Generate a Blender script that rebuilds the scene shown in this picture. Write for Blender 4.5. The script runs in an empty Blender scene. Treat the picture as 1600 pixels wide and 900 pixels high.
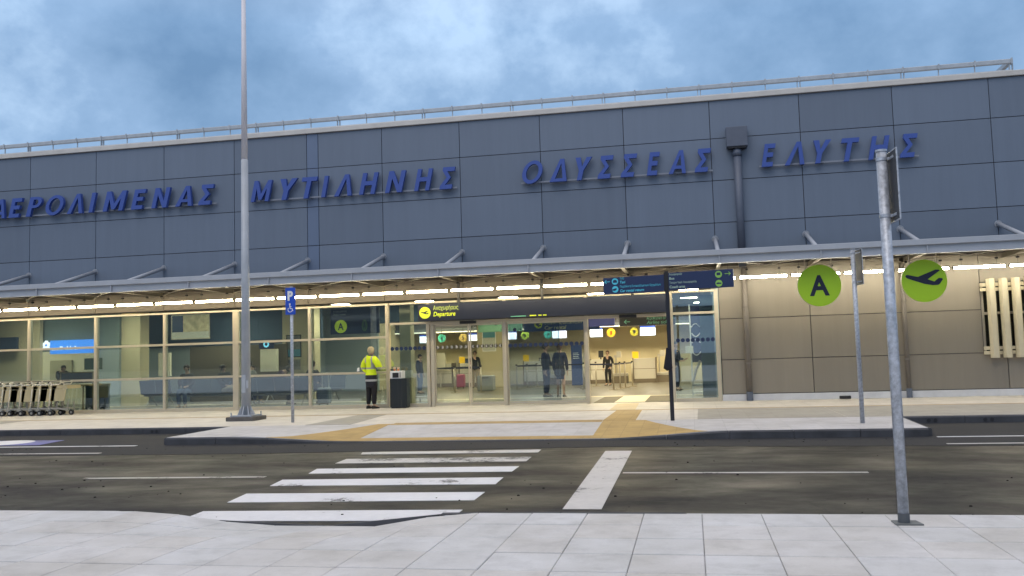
import bpy, bmesh, math, random
from mathutils import Vector, Matrix
random.seed(7)
S = bpy.context.scene
C = S.collection
R = math.radians

# ------------------------------------------------------------------ camera
cam_d = bpy.data.cameras.new('camera')
cam = bpy.data.objects.new('camera', cam_d)
C.objects.link(cam)
cam_d.sensor_width = 36.0
cam_d.lens = 31.484
cam_d.clip_start = 0.05
cam_d.clip_end = 5000
D = 23.116
right = Vector((0.98021429, 0.19573081, -0.02948549))
fwd = Vector((-0.19300971, 0.9781763, 0.07693100))
up = Vector((0.04389977, -0.06971787, 0.99660034))
m = Matrix.Identity(4)
for i in range(3):
    m[i][0] = right[i]; m[i][1] = up[i]; m[i][2] = -fwd[i]
m[0][3], m[1][3], m[2][3] = 0.0, -D, 1.25
cam.matrix_world = m
S.camera = cam

# ------------------------------------------------------------------ world: dusk sky under broken cloud
W = bpy.data.worlds.new('World')
S.world = W
W.use_nodes = True
nt = W.node_tree
nt.nodes.clear()
N = nt.nodes.new
L = nt.links.new
out = N('ShaderNodeOutputWorld')
bg_sky = N('ShaderNodeBackground'); bg_cl = N('ShaderNodeBackground'); mixs = N('ShaderNodeMixShader')
sky = N('ShaderNodeTexSky'); sky.sky_type = 'NISHITA'; sky.sun_disc = False
sky.sun_elevation = R(14); sky.sun_rotation = R(200)
L(sky.outputs[0], bg_sky.inputs[0]); bg_sky.inputs[1].default_value = 0.06
tc = N('ShaderNodeTexCoord')
mp = N('ShaderNodeMapping'); mp.inputs['Scale'].default_value = (1.0, 1.0, 1.25); mp.inputs['Location'].default_value = (0.35, 0.2, 0.1)
L(tc.outputs['Generated'], mp.inputs[0])
n1 = N('ShaderNodeTexNoise'); n1.inputs['Scale'].default_value = 3.9; n1.inputs['Detail'].default_value = 7; n1.inputs['Roughness'].default_value = 0.55
n1.inputs['Distortion'].default_value = 0.0
L(mp.outputs[0], n1.inputs['Vector'])
ramp = N('ShaderNodeValToRGB')
cr = ramp.color_ramp
cr.elements[0].position = 0.37; cr.elements[0].color = (0.150, 0.275, 0.47, 1)
cr.elements[1].position = 0.66; cr.elements[1].color = (0.46, 0.64, 0.88, 1)
e = cr.elements.new(0.46); e.color = (0.205, 0.345, 0.555, 1)
e = cr.elements.new(0.56); e.color = (0.275, 0.43, 0.66, 1)
n1b = N('ShaderNodeTexNoise'); n1b.inputs['Scale'].default_value = 13.0; n1b.inputs['Detail'].default_value = 6; n1b.inputs['Roughness'].default_value = 0.6
L(mp.outputs[0], n1b.inputs['Vector'])
mxn = N('ShaderNodeMix'); mxn.inputs[0].default_value = 0.24
L(n1.outputs[0], mxn.inputs[2]); L(n1b.outputs[0], mxn.inputs[3]); L(mxn.outputs[0], ramp.inputs[0])
# cloud deck brightens smoothly towards the zenith, as an overcast sky does
sx = N('ShaderNodeSeparateXYZ'); L(tc.outputs['Generated'], sx.inputs[0])
mr = N('ShaderNodeMapRange'); mr.inputs['From Min'].default_value = 0.30; mr.inputs['From Max'].default_value = 1.0
mr.inputs['To Min'].default_value = 1.0; mr.inputs['To Max'].default_value = 1.9
L(sx.outputs[2], mr.inputs['Value'])
mr2 = N('ShaderNodeMapRange'); mr2.inputs['From Min'].default_value = 0.35; mr2.inputs['From Max'].default_value = 0.8
L(sx.outputs[2], mr2.inputs['Value'])
mz = N('ShaderNodeMix'); mz.data_type = 'RGBA'; mz.inputs[7].default_value = (0.55, 0.52, 0.52, 1)
L(mr2.outputs[0], mz.inputs[0]); L(ramp.outputs[0], mz.inputs[6])
L(mz.outputs[2], bg_cl.inputs[0]); L(mr.outputs[0], bg_cl.inputs[1])
mixs.inputs[0].default_value = 0.9
L(bg_sky.outputs[0], mixs.inputs[1]); L(bg_cl.outputs[0], mixs.inputs[2]); L(mixs.outputs[0], out.inputs[0])

# ------------------------------------------------------------------ soft overcast sun
sd = bpy.data.lights.new('sun', 'SUN'); sd.energy = 0.75; sd.angle = R(40); sd.color = (1.0, 0.93, 0.88)
sun = bpy.data.objects.new('sun', sd); C.objects.link(sun)
az = R(200)   # behind the camera, a little to the left
el = R(52)
dvec = Vector((math.sin(az)*math.cos(el), math.cos(az)*math.cos(el), math.sin(el)))
sun.rotation_euler = dvec.to_track_quat('Z', 'Y').to_euler()

S.view_settings.view_transform = 'Standard'
S.view_settings.look = 'None'
S.view_settings.exposure = 0.27
S.view_settings.gamma = 1.0

# ------------------------------------------------------------------ materials
MATS = {}
def pm(name, col, rough=0.6, metal=0.0, var=0.0, scale=3.0, bump=0.0, bscale=40.0, emit=None, es=0.0, spec=0.5, stretch=(1,1,1), col2=None, detail=4):
    if name in MATS: return MATS[name]
    M = bpy.data.materials.new(name); M.use_nodes = True
    t = M.node_tree; b = t.nodes['Principled BSDF']
    b.inputs['Base Color'].default_value = (*col, 1)
    b.inputs['Roughness'].default_value = rough
    b.inputs['Metallic'].default_value = metal
    b.inputs['Specular IOR Level'].default_value = spec
    g = None
    if var or bump:
        g = t.nodes.new('ShaderNodeNewGeometry')
        mpn = t.nodes.new('ShaderNodeMapping'); mpn.inputs['Scale'].default_value = stretch
        t.links.new(g.outputs['Position'], mpn.inputs[0])
    if var:
        n = t.nodes.new('ShaderNodeTexNoise'); n.inputs['Scale'].default_value = scale; n.inputs['Detail'].default_value = detail
        n.inputs['Roughness'].default_value = 0.62
        t.links.new(mpn.outputs[0], n.inputs['Vector'])
        r_ = t.nodes.new('ShaderNodeValToRGB')
        r_.color_ramp.elements[0].position = 0.32; r_.color_ramp.elements[1].position = 0.68
        c2 = col2 if col2 else tuple(min(1, c*(1+var)) for c in col)
        r_.color_ramp.elements[0].color = (*[c*(1-var) for c in col], 1)
        r_.color_ramp.elements[1].color = (*c2, 1)
        t.links.new(n.outputs[0], r_.inputs[0]); t.links.new(r_.outputs[0], b.inputs['Base Color'])
        mr_ = t.nodes.new('ShaderNodeMapRange'); mr_.inputs['To Min'].default_value = max(0, rough-0.12); mr_.inputs['To Max'].default_value = min(1, rough+0.12)
        t.links.new(n.outputs[0], mr_.inputs['Value']); t.links.new(mr_.outputs[0], b.inputs['Roughness'])
    if bump:
        n2 = t.nodes.new('ShaderNodeTexNoise'); n2.inputs['Scale'].default_value = bscale; n2.inputs['Detail'].default_value = 5
        t.links.new(mpn.outputs[0], n2.inputs['Vector'])
        bp = t.nodes.new('ShaderNodeBump'); bp.inputs['Strength'].default_value = bump; bp.inputs['Distance'].default_value = 0.01
        t.links.new(n2.outputs[0], bp.inputs['Height']); t.links.new(bp.outputs[0], b.inputs['Normal'])
    if emit:
        b.inputs['Emission Color'].default_value = (*emit, 1); b.inputs['Emission Strength'].default_value = es
    MATS[name] = M
    return M

def glass_mat(name, tint, refl):
    M = bpy.data.materials.new(name); M.use_nodes = True
    t = M.node_tree; t.nodes.clear()
    o = t.nodes.new('ShaderNodeOutputMaterial'); mx = t.nodes.new('ShaderNodeMixShader')
    tr = t.nodes.new('ShaderNodeBsdfTransparent'); gl = t.nodes.new('ShaderNodeBsdfGlossy')
    tr.inputs[0].default_value = (*tint, 1); gl.inputs[0].default_value = (0.85, 0.95, 1.0, 1); gl.inputs['Roughness'].default_value = 0.015
    fr = t.nodes.new('ShaderNodeLayerWeight'); fr.inputs[0].default_value = 0.25
    ma = t.nodes.new('ShaderNodeMath'); ma.operation = 'ADD'; ma.inputs[1].default_value = refl; ma.use_clamp = True
    t.links.new(fr.outputs['Fresnel'], ma.inputs[0]); t.links.new(ma.outputs[0], mx.inputs[0])
    t.links.new(tr.outputs[0], mx.inputs[1]); t.links.new(gl.outputs[0], mx.inputs[2]); t.links.new(mx.outputs[0], o.inputs[0])
    MATS[name] = M
    return M

def slab_mat(name, col, var, jx, jy, rough=0.75, phase=(0, 0), joint=0.72, tone=0.05):
    """stone paving: tone differs from slab to slab, joints a little darker"""
    M = bpy.data.materials.new(name); M.use_nodes = True
    t = M.node_tree; b = t.nodes['Principled BSDF']; Nn = t.nodes.new; Lk = t.links.new
    g = Nn('ShaderNodeNewGeometry')
    mpn = Nn('ShaderNodeMapping'); mpn.inputs['Location'].default_value = (phase[0], phase[1], 0)
    Lk(g.outputs['Position'], mpn.inputs[0])
    br = Nn('ShaderNodeTexBrick'); br.offset = 0.0; br.inputs['Scale'].default_value = 1.0
    br.inputs['Brick Width'].default_value = jx; br.inputs['Row Height'].default_value = jy
    br.inputs['Mortar Size'].default_value = 0.006; br.inputs['Mortar Smooth'].default_value = 0.3
    br.inputs['Color1'].default_value = (1-tone, 1-tone, 1-tone, 1); br.inputs['Color2'].default_value = (1+tone, 1+tone, 1+tone, 1)
    br.inputs['Mortar'].default_value = (joint, joint, joint, 1)
    Lk(mpn.outputs[0], br.inputs['Vector'])
    n = Nn('ShaderNodeTexNoise'); n.inputs['Scale'].default_value = 1.3; n.inputs['Detail'].default_value = 6; n.inputs['Roughness'].default_value = 0.6
    Lk(g.outputs['Position'], n.inputs['Vector'])
    r_ = Nn('ShaderNodeValToRGB'); r_.color_ramp.elements[0].position = 0.35; r_.color_ramp.elements[1].position = 0.66
    r_.color_ramp.elements[0].color = (col[0]*(1-var), col[1]*(1-var*1.05), col[2]*(1-var*1.25), 1); r_.color_ramp.elements[1].color = (*[min(1, c*(1+var*.5)) for c in col], 1)
    Lk(n.outputs[0], r_.inputs[0])
    n3 = Nn('ShaderNodeTexNoise'); n3.inputs['Scale'].default_value = 60; n3.inputs['Detail'].default_value = 3
    Lk(g.outputs['Position'], n3.inputs['Vector'])
    mr3 = Nn('ShaderNodeMapRange'); mr3.inputs['To Min'].default_value = 0.93; mr3.inputs['To Max'].default_value = 1.07
    Lk(n3.outputs[0], mr3.inputs['Value'])
    mu = Nn('ShaderNodeMix'); mu.data_type = 'RGBA'; mu.blend_type = 'MULTIPLY'; mu.inputs[0].default_value = 1
    Lk(r_.outputs[0], mu.inputs[6]); Lk(br.outputs[0], mu.inputs[7])
    n4 = Nn('ShaderNodeTexNoise'); n4.inputs['Scale'].default_value = 3.7; n4.inputs['Detail'].default_value = 8; n4.inputs['Roughness'].default_value = 0.7
    Lk(g.outputs['Position'], n4.inputs['Vector'])
    mr4 = Nn('ShaderNodeMapRange'); mr4.inputs['From Min'].default_value = 0.28; mr4.inputs['From Max'].default_value = 0.52; mr4.inputs['To Min'].default_value = 0.80; mr4.inputs['To Max'].default_value = 1.0
    Lk(n4.outputs[0], mr4.inputs['Value'])
    m34 = Nn('ShaderNodeMath'); m34.operation = 'MULTIPLY'; Lk(mr3.outputs[0], m34.inputs[0]); Lk(mr4.outputs[0], m34.inputs[1])
    mu2 = Nn('ShaderNodeVectorMath'); mu2.operation = 'SCALE'
    Lk(mu.outputs[2], mu2.inputs[0]); Lk(m34.outputs[0], mu2.inputs['Scale'])
    Lk(mu2.outputs[0], b.inputs['Base Color'])
    b.inputs['Roughness'].default_value = rough
    bp = Nn('ShaderNodeBump'); bp.inputs['Strength'].default_value = 0.25; bp.inputs['Distance'].default_value = 0.004
    Lk(n3.outputs[0], bp.inputs['Height']); Lk(bp.outputs[0], b.inputs['Normal'])
    MATS[name] = M
    return M

def asphalt_mat():
    M = bpy.data.materials.new('asphalt'); M.use_nodes = True
    t = M.node_tree; b = t.nodes['Principled BSDF']; Nn = t.nodes.new; Lk = t.links.new
    g = Nn('ShaderNodeNewGeometry')
    m1 = Nn('ShaderNodeMapping'); m1.inputs['Scale'].default_value = (0.6, 1.0, 1)
    Lk(g.outputs['Position'], m1.inputs[0])
    n = Nn('ShaderNodeTexNoise'); n.inputs['Scale'].default_value = 1.0; n.inputs['Detail'].default_value = 8; n.inputs['Roughness'].default_value = 0.65; n.inputs['Distortion'].default_value = 0.15
    Lk(m1.outputs[0], n.inputs['Vector'])
    r_ = Nn('ShaderNodeValToRGB'); els = r_.color_ramp.elements
    els[0].position = 0.32; els[0].color = (0.015, 0.015, 0.016, 1); els[1].position = 0.7; els[1].color = (0.044, 0.038, 0.029, 1)  # brown steps carry the warm building light reflected in the road
    e_ = els.new(0.5); e_.color = (0.025, 0.0225, 0.0185, 1)
    Lk(n.outputs[0], r_.inputs[0])
    ng = Nn('ShaderNodeTexNoise'); ng.inputs['Scale'].default_value = 38; ng.inputs['Detail'].default_value = 4; ng.inputs['Roughness'].default_value = 0.8
    Lk(g.outputs['Position'], ng.inputs['Vector'])
    mg = Nn('ShaderNodeMapRange'); mg.inputs['To Min'].default_value = 0.35; mg.inputs['To Max'].default_value = 1.75
    Lk(ng.outputs[0], mg.inputs['Value'])
    v = Nn('ShaderNodeTexVoronoi'); v.voronoi_dimensions = '2D'; v.inputs['Scale'].default_value = 1.1   # scattered dark spots
    Lk(g.outputs['Position'], v.inputs['Vector'])
    gt = Nn('ShaderNodeMapRange'); gt.inputs['From Min'].default_value = 0.028; gt.inputs['From Max'].default_value = 0.042; gt.inputs['To Min'].default_value = 0.12; gt.inputs['To Max'].default_value = 1.0
    Lk(v.outputs['Distance'], gt.inputs['Value'])
    mm = Nn('ShaderNodeMath'); mm.operation = 'MULTIPLY'; Lk(mg.outputs[0], mm.inputs[0]); Lk(gt.outputs[0], mm.inputs[1])
    sc_ = Nn('ShaderNodeVectorMath'); sc_.operation = 'SCALE'; Lk(r_.outputs[0], sc_.inputs[0]); Lk(mm.outputs[0], sc_.inputs['Scale'])
    dn = Nn('ShaderNodeTexNoise'); dn.inputs['Scale'].default_value = 1.6; dn.inputs['Detail'].default_value = 5; Lk(g.outputs['Position'], dn.inputs['Vector'])
    dv = Nn('ShaderNodeVectorMath'); dv.operation = 'MULTIPLY_ADD'; dv.inputs[1].default_value = (0.9, 0.9, 0.9); Lk(dn.outputs['Color'], dv.inputs[0]); Lk(g.outputs['Position'], dv.inputs[2])
    cv = Nn('ShaderNodeTexVoronoi'); cv.feature = 'DISTANCE_TO_EDGE'; cv.inputs['Scale'].default_value = 0.28; Lk(dv.outputs[0], cv.inputs['Vector'])
    cm = Nn('ShaderNodeMapRange'); cm.inputs['From Min'].default_value = 0.001; cm.inputs['From Max'].default_value = 0.006; cm.inputs['To Min'].default_value = 0.45; cm.inputs['To Max'].default_value = 1.0; Lk(cv.outputs['Distance'], cm.inputs['Value'])
    sc2 = Nn('ShaderNodeVectorMath'); sc2.operation = 'SCALE'; Lk(sc_.outputs[0], sc2.inputs[0]); Lk(cm.outputs[0], sc2.inputs['Scale'])
    Lk(sc2.outputs[0], b.inputs['Base Color']); b.inputs['Specular IOR Level'].default_value = 0.15
    rr = Nn('ShaderNodeMapRange'); rr.inputs['From Min'].default_value = 0.3; rr.inputs['From Max'].default_value = 0.7; rr.inputs['To Min'].default_value = 0.66; rr.inputs['To Max'].default_value = 0.33
    Lk(n.outputs[0], rr.inputs['Value']); Lk(rr.outputs[0], b.inputs['Roughness'])
    bp = Nn('ShaderNodeBump'); bp.inputs['Strength'].default_value = 0.22; bp.inputs['Distance'].default_value = 0.004
    Lk(ng.outputs[0], bp.inputs['Height']); Lk(bp.outputs[0], b.inputs['Normal'])
    MATS['asphalt'] = M
    return M

def paint_mat(name, col, wear):
    """road paint with worn holes that show the dark asphalt colour"""
    M = bpy.data.materials.new(name); M.use_nodes = True
    t = M.node_tree; b = t.nodes['Principled BSDF']; Nn = t.nodes.new; Lk = t.links.new
    g = Nn('ShaderNodeNewGeometry')
    n = Nn('ShaderNodeTexNoise'); n.inputs['Scale'].default_value = 14; n.inputs['Detail'].default_value = 9; n.inputs['Roughness'].default_value = 0.75
    Lk(g.outputs['Position'], n.inputs['Vector'])
    n0 = Nn('ShaderNodeTexNoise'); n0.inputs['Scale'].default_value = 1.4; n0.inputs['Detail'].default_value = 3
    Lk(g.outputs['Position'], n0.inputs['Vector'])
    ad = Nn('ShaderNodeMath'); ad.operation = 'ADD'; Lk(n.outputs[0], ad.inputs[0]); Lk(n0.outputs[0], ad.inputs[1])
    r_ = Nn('ShaderNodeValToRGB'); els = r_.color_ramp.elements
    hv = Nn('ShaderNodeMath'); hv.operation = 'MULTIPLY'; hv.inputs[1].default_value = 0.5; Lk(ad.outputs[0], hv.inputs[0])
    els[0].position = wear; els[0].color = (0.10, 0.10, 0.10, 1); els[1].position = wear+0.05; els[1].color = (*[c*.86 for c in col], 1)
    e_ = els.new(0.62); e_.color = (*col, 1)
    Lk(hv.outputs[0], r_.inputs[0]); Lk(r_.outputs[0], b.inputs['Base Color'])
    b.inputs['Roughness'].default_value = 0.55
    MATS[name] = M
    return M

# ------------------------------------------------------------------ mesh helpers
WL = {}
class MB:
    def __init__(s): s.v = []; s.f = []; s.smooth = False
    def add(s, vs, fs):
        o = len(s.v); s.v += [tuple(v) for v in vs]; s.f += [tuple(i+o for i in f) for f in fs]; return s
    def box(s, x0, x1, y0, y1, z0, z1):
        return s.add([(x0,y0,z0),(x1,y0,z0),(x1,y1,z0),(x0,y1,z0),(x0,y0,z1),(x1,y0,z1),(x1,y1,z1),(x0,y1,z1)],
                     [(0,3,2,1),(4,5,6,7),(0,1,5,4),(1,2,6,5),(2,3,7,6),(3,0,4,7)])
    def cbox(s, x0, x1, y0, y1, z0, z1, b=0.004):
        """box with chamfered edges"""
        bm = bmesh.new(); vs = [bm.verts.new(p) for p in [(x0,y0,z0),(x1,y0,z0),(x1,y1,z0),(x0,y1,z0),(x0,y0,z1),(x1,y0,z1),(x1,y1,z1),(x0,y1,z1)]]
        for f in [(0,3,2,1),(4,5,6,7),(0,1,5,4),(1,2,6,5),(2,3,7,6),(3,0,4,7)]: bm.faces.new([vs[i] for i in f])
        bmesh.ops.bevel(bm, geom=bm.edges[:], offset=b, segments=1, affect='EDGES')
        bm.verts.index_update()
        s.add([v.co[:] for v in bm.verts], [[v.index for v in f.verts] for f in bm.faces]); bm.free(); return s
    def prism(s, poly, z0, z1):      # poly in XY
        n = len(poly)
        return s.add([(p[0],p[1],z0) for p in poly]+[(p[0],p[1],z1) for p in poly],
                     [tuple(range(n))[::-1], tuple(range(n,2*n))]+[(i,(i+1)%n,n+(i+1)%n,n+i) for i in range(n)])
    def fprism(s, poly, y0, y1):     # poly in XZ, facing -Y at y0
        n = len(poly)
        return s.add([(p[0],y0,p[1]) for p in poly]+[(p[0],y1,p[1]) for p in poly],
                     [tuple(range(n)), tuple(range(n,2*n))[::-1]]+[((i+1)%n,i,n+i,n+(i+1)%n) for i in range(n)])
    def disc(s, cx, cz, r, y0, y1, n=40, rz=None):
        rz = rz or r
        return s.fprism([(cx+r*math.cos(2*math.pi*i/n), cz+rz*math.sin(2*math.pi*i/n)) for i in range(n)], y0, y1)
    def tube(s, p0, p1, r, r1=None, n=12, cap=True):
        p0 = Vector(p0); p1 = Vector(p1); r1 = r if r1 is None else r1
        d = (p1-p0).normalized(); a = d.orthogonal().normalized(); b = d.cross(a)
        vs = []
        for p, q in ((p0, r), (p1, r1)):
            for i in range(n):
                t = 2*math.pi*i/n; vs.append(p+a*(q*math.cos(t))+b*(q*math.sin(t)))
        fs = [(i,(i+1)%n,n+(i+1)%n,n+i) for i in range(n)]
        if cap: fs += [tuple(range(n))[::-1], tuple(range(n,2*n))]
        return s.add(vs, fs)
    def path(s, pts, r, n=8):
        for a, b in zip(pts, pts[1:]): s.tube(a, b, r, n=n)
        return s
    def loft(s, rings, cap=True):    # rings: lists of equal length
        n = len(rings[0]); vs = [p for rg in rings for p in rg]; fs = []
        for k in range(len(rings)-1):
            for i in range(n): fs.append((k*n+i, k*n+(i+1)%n, (k+1)*n+(i+1)%n, (k+1)*n+i))
        if cap: fs += [tuple(range(n))[::-1], tuple(range((len(rings)-1)*n, len(rings)*n))]
        return s.add(vs, fs)
    def ell(s, cx, cy, cz, rx, ry, rz, n=14, k=9, f=None):
        rings = []
        for j in range(1, k):
            ph = math.pi*j/k-math.pi/2
            rg = []
            for i in range(n):
                t = 2*math.pi*i/n; p = [cx+rx*math.cos(ph)*math.cos(t), cy+ry*math.cos(ph)*math.sin(t), cz+rz*math.sin(ph)]
                if f: p = f(p)
                rg.append(tuple(p))
            rings.append(rg)
        return s.loft(rings)
    def build(s, name, mat, parent=None, smooth=None):
        me = bpy.data.meshes.new(name)
        xs = [min(v[i] for v in s.v) for i in range(3)]; xe = [max(v[i] for v in s.v) for i in range(3)]
        o_ = Vector(((xs[0]+xe[0])/2, (xs[1]+xe[1])/2, xs[2]))
        me.from_pydata([Vector(v)-o_ for v in s.v], [], s.f); me.update()
        ob = bpy.data.objects.new(name, me); C.objects.link(ob)
        if mat: me.materials.append(mat)
        if parent: ob.parent = parent; ob.location = o_-WL[parent.name]
        else: ob.location = o_
        WL[ob.name] = o_
        if smooth or (smooth is None and s.smooth):
            for p in me.polygons: p.use_smooth = len(p.vertices) < 5
        bm = bmesh.new(); bm.from_mesh(me); bmesh.ops.recalc_face_normals(bm, faces=bm.faces); bm.to_mesh(me); bm.free()
        return ob

def thing(name, loc, label, cat, group=None, kind=None):
    o = bpy.data.objects.new(name, None); C.objects.link(o); o.location = loc; o.empty_display_size = 0.2
    WL[o.name] = Vector(loc); tag(o, label, cat, group, kind); return o
def tag(o, label=None, cat=None, group=None, kind=None):
    if label: o['label'] = label
    if cat: o['category'] = cat
    if group: o['group'] = group
    if kind: o['kind'] = kind
    return o
def copy_tree(o, parent=None):
    c = o.copy(); C.objects.link(c)
    if parent: c.parent = parent
    WL[c.name] = WL[o.name].copy()
    for ch in list(o.children): copy_tree(ch, c)
    return c
def move_to(o, loc):
    o.location = loc; WL[o.name] = Vector(loc); return o
def shared(ob_src, name, loc, parent):
    c = bpy.data.objects.new(name, ob_src.data); C.objects.link(c); c.parent = parent
    c.location = Vector(loc)-(WL[parent.name] if parent else Vector()); WL[c.name] = Vector(loc); return c

def text_geo(body, size, ext=0.001, shear=0.0, bold=0.0, align='LEFT', spacing=1.0, res=3, bev=0):
    cu = bpy.data.curves.new('lettering', 'FONT'); cu.body = body; cu.size = size; cu.extrude = ext; cu.shear = shear
    cu.offset = bold; cu.align_x = align; cu.space_character = spacing; cu.resolution_u = res; cu.bevel_depth = bev
    o = bpy.data.objects.new('lettering', cu); C.objects.link(o)
    bpy.context.view_layer.update()
    me = o.to_mesh()
    vs = [v.co.copy() for v in me.vertices]; fs = [tuple(p.vertices) for p in me.polygons]
    o.to_mesh_clear(); bpy.data.objects.remove(o); bpy.data.curves.remove(cu)
    return vs, fs
def add_text(mb, body, x, y, z, size, fitw=None, fith=None, **k):
    """text standing in the XZ plane, read from -Y; fitw/fith stretch it to a real width/height"""
    vs, fs = text_geo(body, size, **k)
    if not vs: return
    x0 = min(v.x for v in vs); x1 = max(v.x for v in vs); z0 = min(v.y for v in vs); z1 = max(v.y for v in vs)
    a = fitw/(x1-x0) if fitw else 1; b = fith/(z1-z0) if fith else 1
    ox = x0 if fitw else 0; oz = z0 if fith else 0
    mb.add([(x+(v.x-ox)*a, y-v.z, z+(v.y-oz)*b) for v in vs], fs)

def clad_mat(name, col, rough=0.5):
    M = bpy.data.materials.new(name); M.use_nodes = True
    t = M.node_tree; b = t.nodes['Principled BSDF']; Nn = t.nodes.new; Lk = t.links.new
    g = Nn('ShaderNodeNewGeometry'); oi = Nn('ShaderNodeObjectInfo')
    m1 = Nn('ShaderNodeMapping'); m1.inputs['Scale'].default_value = (5.0, 1, 0.35); Lk(g.outputs['Position'], m1.inputs[0])
    n = Nn('ShaderNodeTexNoise'); n.inputs['Scale'].default_value = 1.0; n.inputs['Detail'].default_value = 7; n.inputs['Roughness'].default_value = 0.65; Lk(m1.outputs[0], n.inputs['Vector'])
    a = Nn('ShaderNodeMapRange'); a.inputs['From Min'].default_value = 0.3; a.inputs['From Max'].default_value = 0.7; a.inputs['To Min'].default_value = 0.95; a.inputs['To Max'].default_value = 1.04; Lk(n.outputs[0], a.inputs['Value'])
    c = Nn('ShaderNodeMapRange'); c.inputs['To Min'].default_value = 0.92; c.inputs['To Max'].default_value = 1.07; Lk(oi.outputs['Random'], c.inputs['Value'])
    mm = Nn('ShaderNodeMath'); mm.operation = 'MULTIPLY'; Lk(a.outputs[0], mm.inputs[0]); Lk(c.outputs[0], mm.inputs[1])
    v = Nn('ShaderNodeVectorMath'); v.operation = 'SCALE'; v.inputs[0].default_value = col; Lk(mm.outputs[0], v.inputs['Scale']); Lk(v.outputs[0], b.inputs['Base Color'])
    b.inputs['Roughness'].default_value = rough
    n2 = Nn('ShaderNodeTexNoise'); n2.inputs['Scale'].default_value = 0.9; n2.inputs['Detail'].default_value = 2; Lk(g.outputs['Position'], n2.inputs['Vector'])
    bp = Nn('ShaderNodeBump'); bp.inputs['Strength'].default_value = 0.35; bp.inputs['Distance'].default_value = 0.02; Lk(n2.outputs[0], bp.inputs['Height']); Lk(bp.outputs[0], b.inputs['Normal'])
    MATS[name] = M
    return M

lin = lambda h: tuple(((int(h[i:i+2],16)/255+0.055)/1.055)**2.4 if int(h[i:i+2],16) > 10 else int(h[i:i+2],16)/255/12.92 for i in (0,2,4))

# ================================================================== material set
m_panel = clad_mat('grey_cladding', (0.150, 0.190, 0.256))
m_panel_low = clad_mat('taupe_cladding', (0.255, 0.224, 0.178), 0.55)
m_back = pm('dark_joint', (0.07, 0.07, 0.085), 0.8)
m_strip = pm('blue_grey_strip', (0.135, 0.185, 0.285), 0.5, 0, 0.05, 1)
m_coping = pm('pale_coping', (0.58, 0.56, 0.53), 0.5, 0, 0.08, 2)
m_white = pm('white_plinth', (0.62, 0.62, 0.64), 0.7, 0, 0.08, 2.5)
m_canopy = pm('painted_steel', (0.40, 0.43, 0.48), 0.45, 0.0, 0.06, 2)
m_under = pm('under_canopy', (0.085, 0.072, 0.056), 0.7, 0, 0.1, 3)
m_cream = pm('cream_steel', (0.34, 0.30, 0.23), 0.6)
m_frame = pm('champagne_aluminium', (0.52, 0.47, 0.37), 0.42, 0.1, 0.05, 3)
m_galv = pm('galvanised_steel', (0.42, 0.45, 0.50), 0.42, 0.35, 0.30, 28, 0.1, 40)
m_pole = pm('grey_pole_paint', (0.40, 0.43, 0.47), 0.5, 0.1, 0.08, 3)
m_rail = pm('rail_galvanised', (0.40, 0.44, 0.48), 0.45, 0.2, 0.1, 6)
m_lrail = pm('letter_rail', (0.24, 0.27, 0.33), 0.5)
m_letter = pm('letter_blue', (0.050, 0.098, 0.37), 0.4)
m_dark = pm('dark_trim', (0.02, 0.02, 0.024), 0.5)
m_black = pm('black_plastic', (0.012, 0.012, 0.014), 0.45)
m_navy = pm('sign_navy', (0.014, 0.030, 0.095), 0.4)
m_board = pm('board_charcoal', (0.012, 0.017, 0.038), 0.5)
m_lime = pm('sign_lime', (0.36, 0.60, 0.015), 0.5)
m_limeedge = pm('sign_edge', (0.50, 0.48, 0.30), 0.5)
m_yel = pm('text_yellow', (0.62, 0.72, 0.03), 0.5)
m_yellit = pm('backlit_yellow', (0.55, 0.65, 0.03), 0.5, emit=(0.62, 0.72, 0.05), es=0.35)
m_cyan = pm('text_cyan', (0.10, 0.62, 0.80), 0.5)
m_mint = pm('text_mint', (0.20, 0.60, 0.42), 0.5)
m_wtext = pm('text_white', (0.62, 0.70, 0.70), 0.5)
m_grn = pm('icon_green', (0.28, 0.56, 0.10), 0.5)
m_blue = pm('traffic_blue', (0.01, 0.075, 0.52), 0.4)
m_wpaint = pm('white_sign_paint', (0.8, 0.8, 0.8), 0.5)
m_chrome = pm('brushed_metal', (0.45, 0.43, 0.38), 0.35, 0.6)
m_ash = pm('beige_fin', (0.58, 0.52, 0.37), 0.6, 0, 0.05, 4)
g_clear = glass_mat('shopfront_glass', (0.72, 0.81, 0.84), 0.15)
g_clear2 = glass_mat('door_glass', (0.80, 0.84, 0.80), 0.04)
g_tint = glass_mat('overlapped_glass', (0.78, 0.83, 0.87), 0.05)
g_dark = glass_mat('office_glass', (0.30, 0.36, 0.42), 0.16)
m_tube = pm('light_tube', (0.9, 0.85, 0.7), 0.5, emit=(1.0, 0.85, 0.55), es=46)
m_tubew = pm('light_tube_white', (0.9, 0.9, 0.9), 0.5, emit=(1.0, 0.92, 0.72), es=48)
m_ceil_l = pm('ceiling_lamp_face', (0.9, 0.85, 0.7), 0.5, emit=(1.0, 0.86, 0.57), es=66)
m_wall = pm('hall_wall', (0.56, 0.49, 0.32), 0.85, 0, 0.04, 0.8)
m_wallg = pm('hall_wall_grey', (0.36, 0.42, 0.43), 0.85, 0, 0.04, 0.8)
m_wallw = pm('kiosk_wall', (0.80, 0.76, 0.60), 0.85)
m_ceil = pm('hall_ceiling', (0.15, 0.17, 0.19), 0.9)
m_screen = pm('monitor_screen', (0.8, 0.85, 0.9), 0.4, emit=(0.78, 0.88, 1.0), es=1.5)
m_scrblue = pm('monitor_band', (0.02, 0.05, 0.3), 0.4, emit=(0.03, 0.08, 0.4), es=0.8)
m_asphalt = asphalt_mat()
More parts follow.
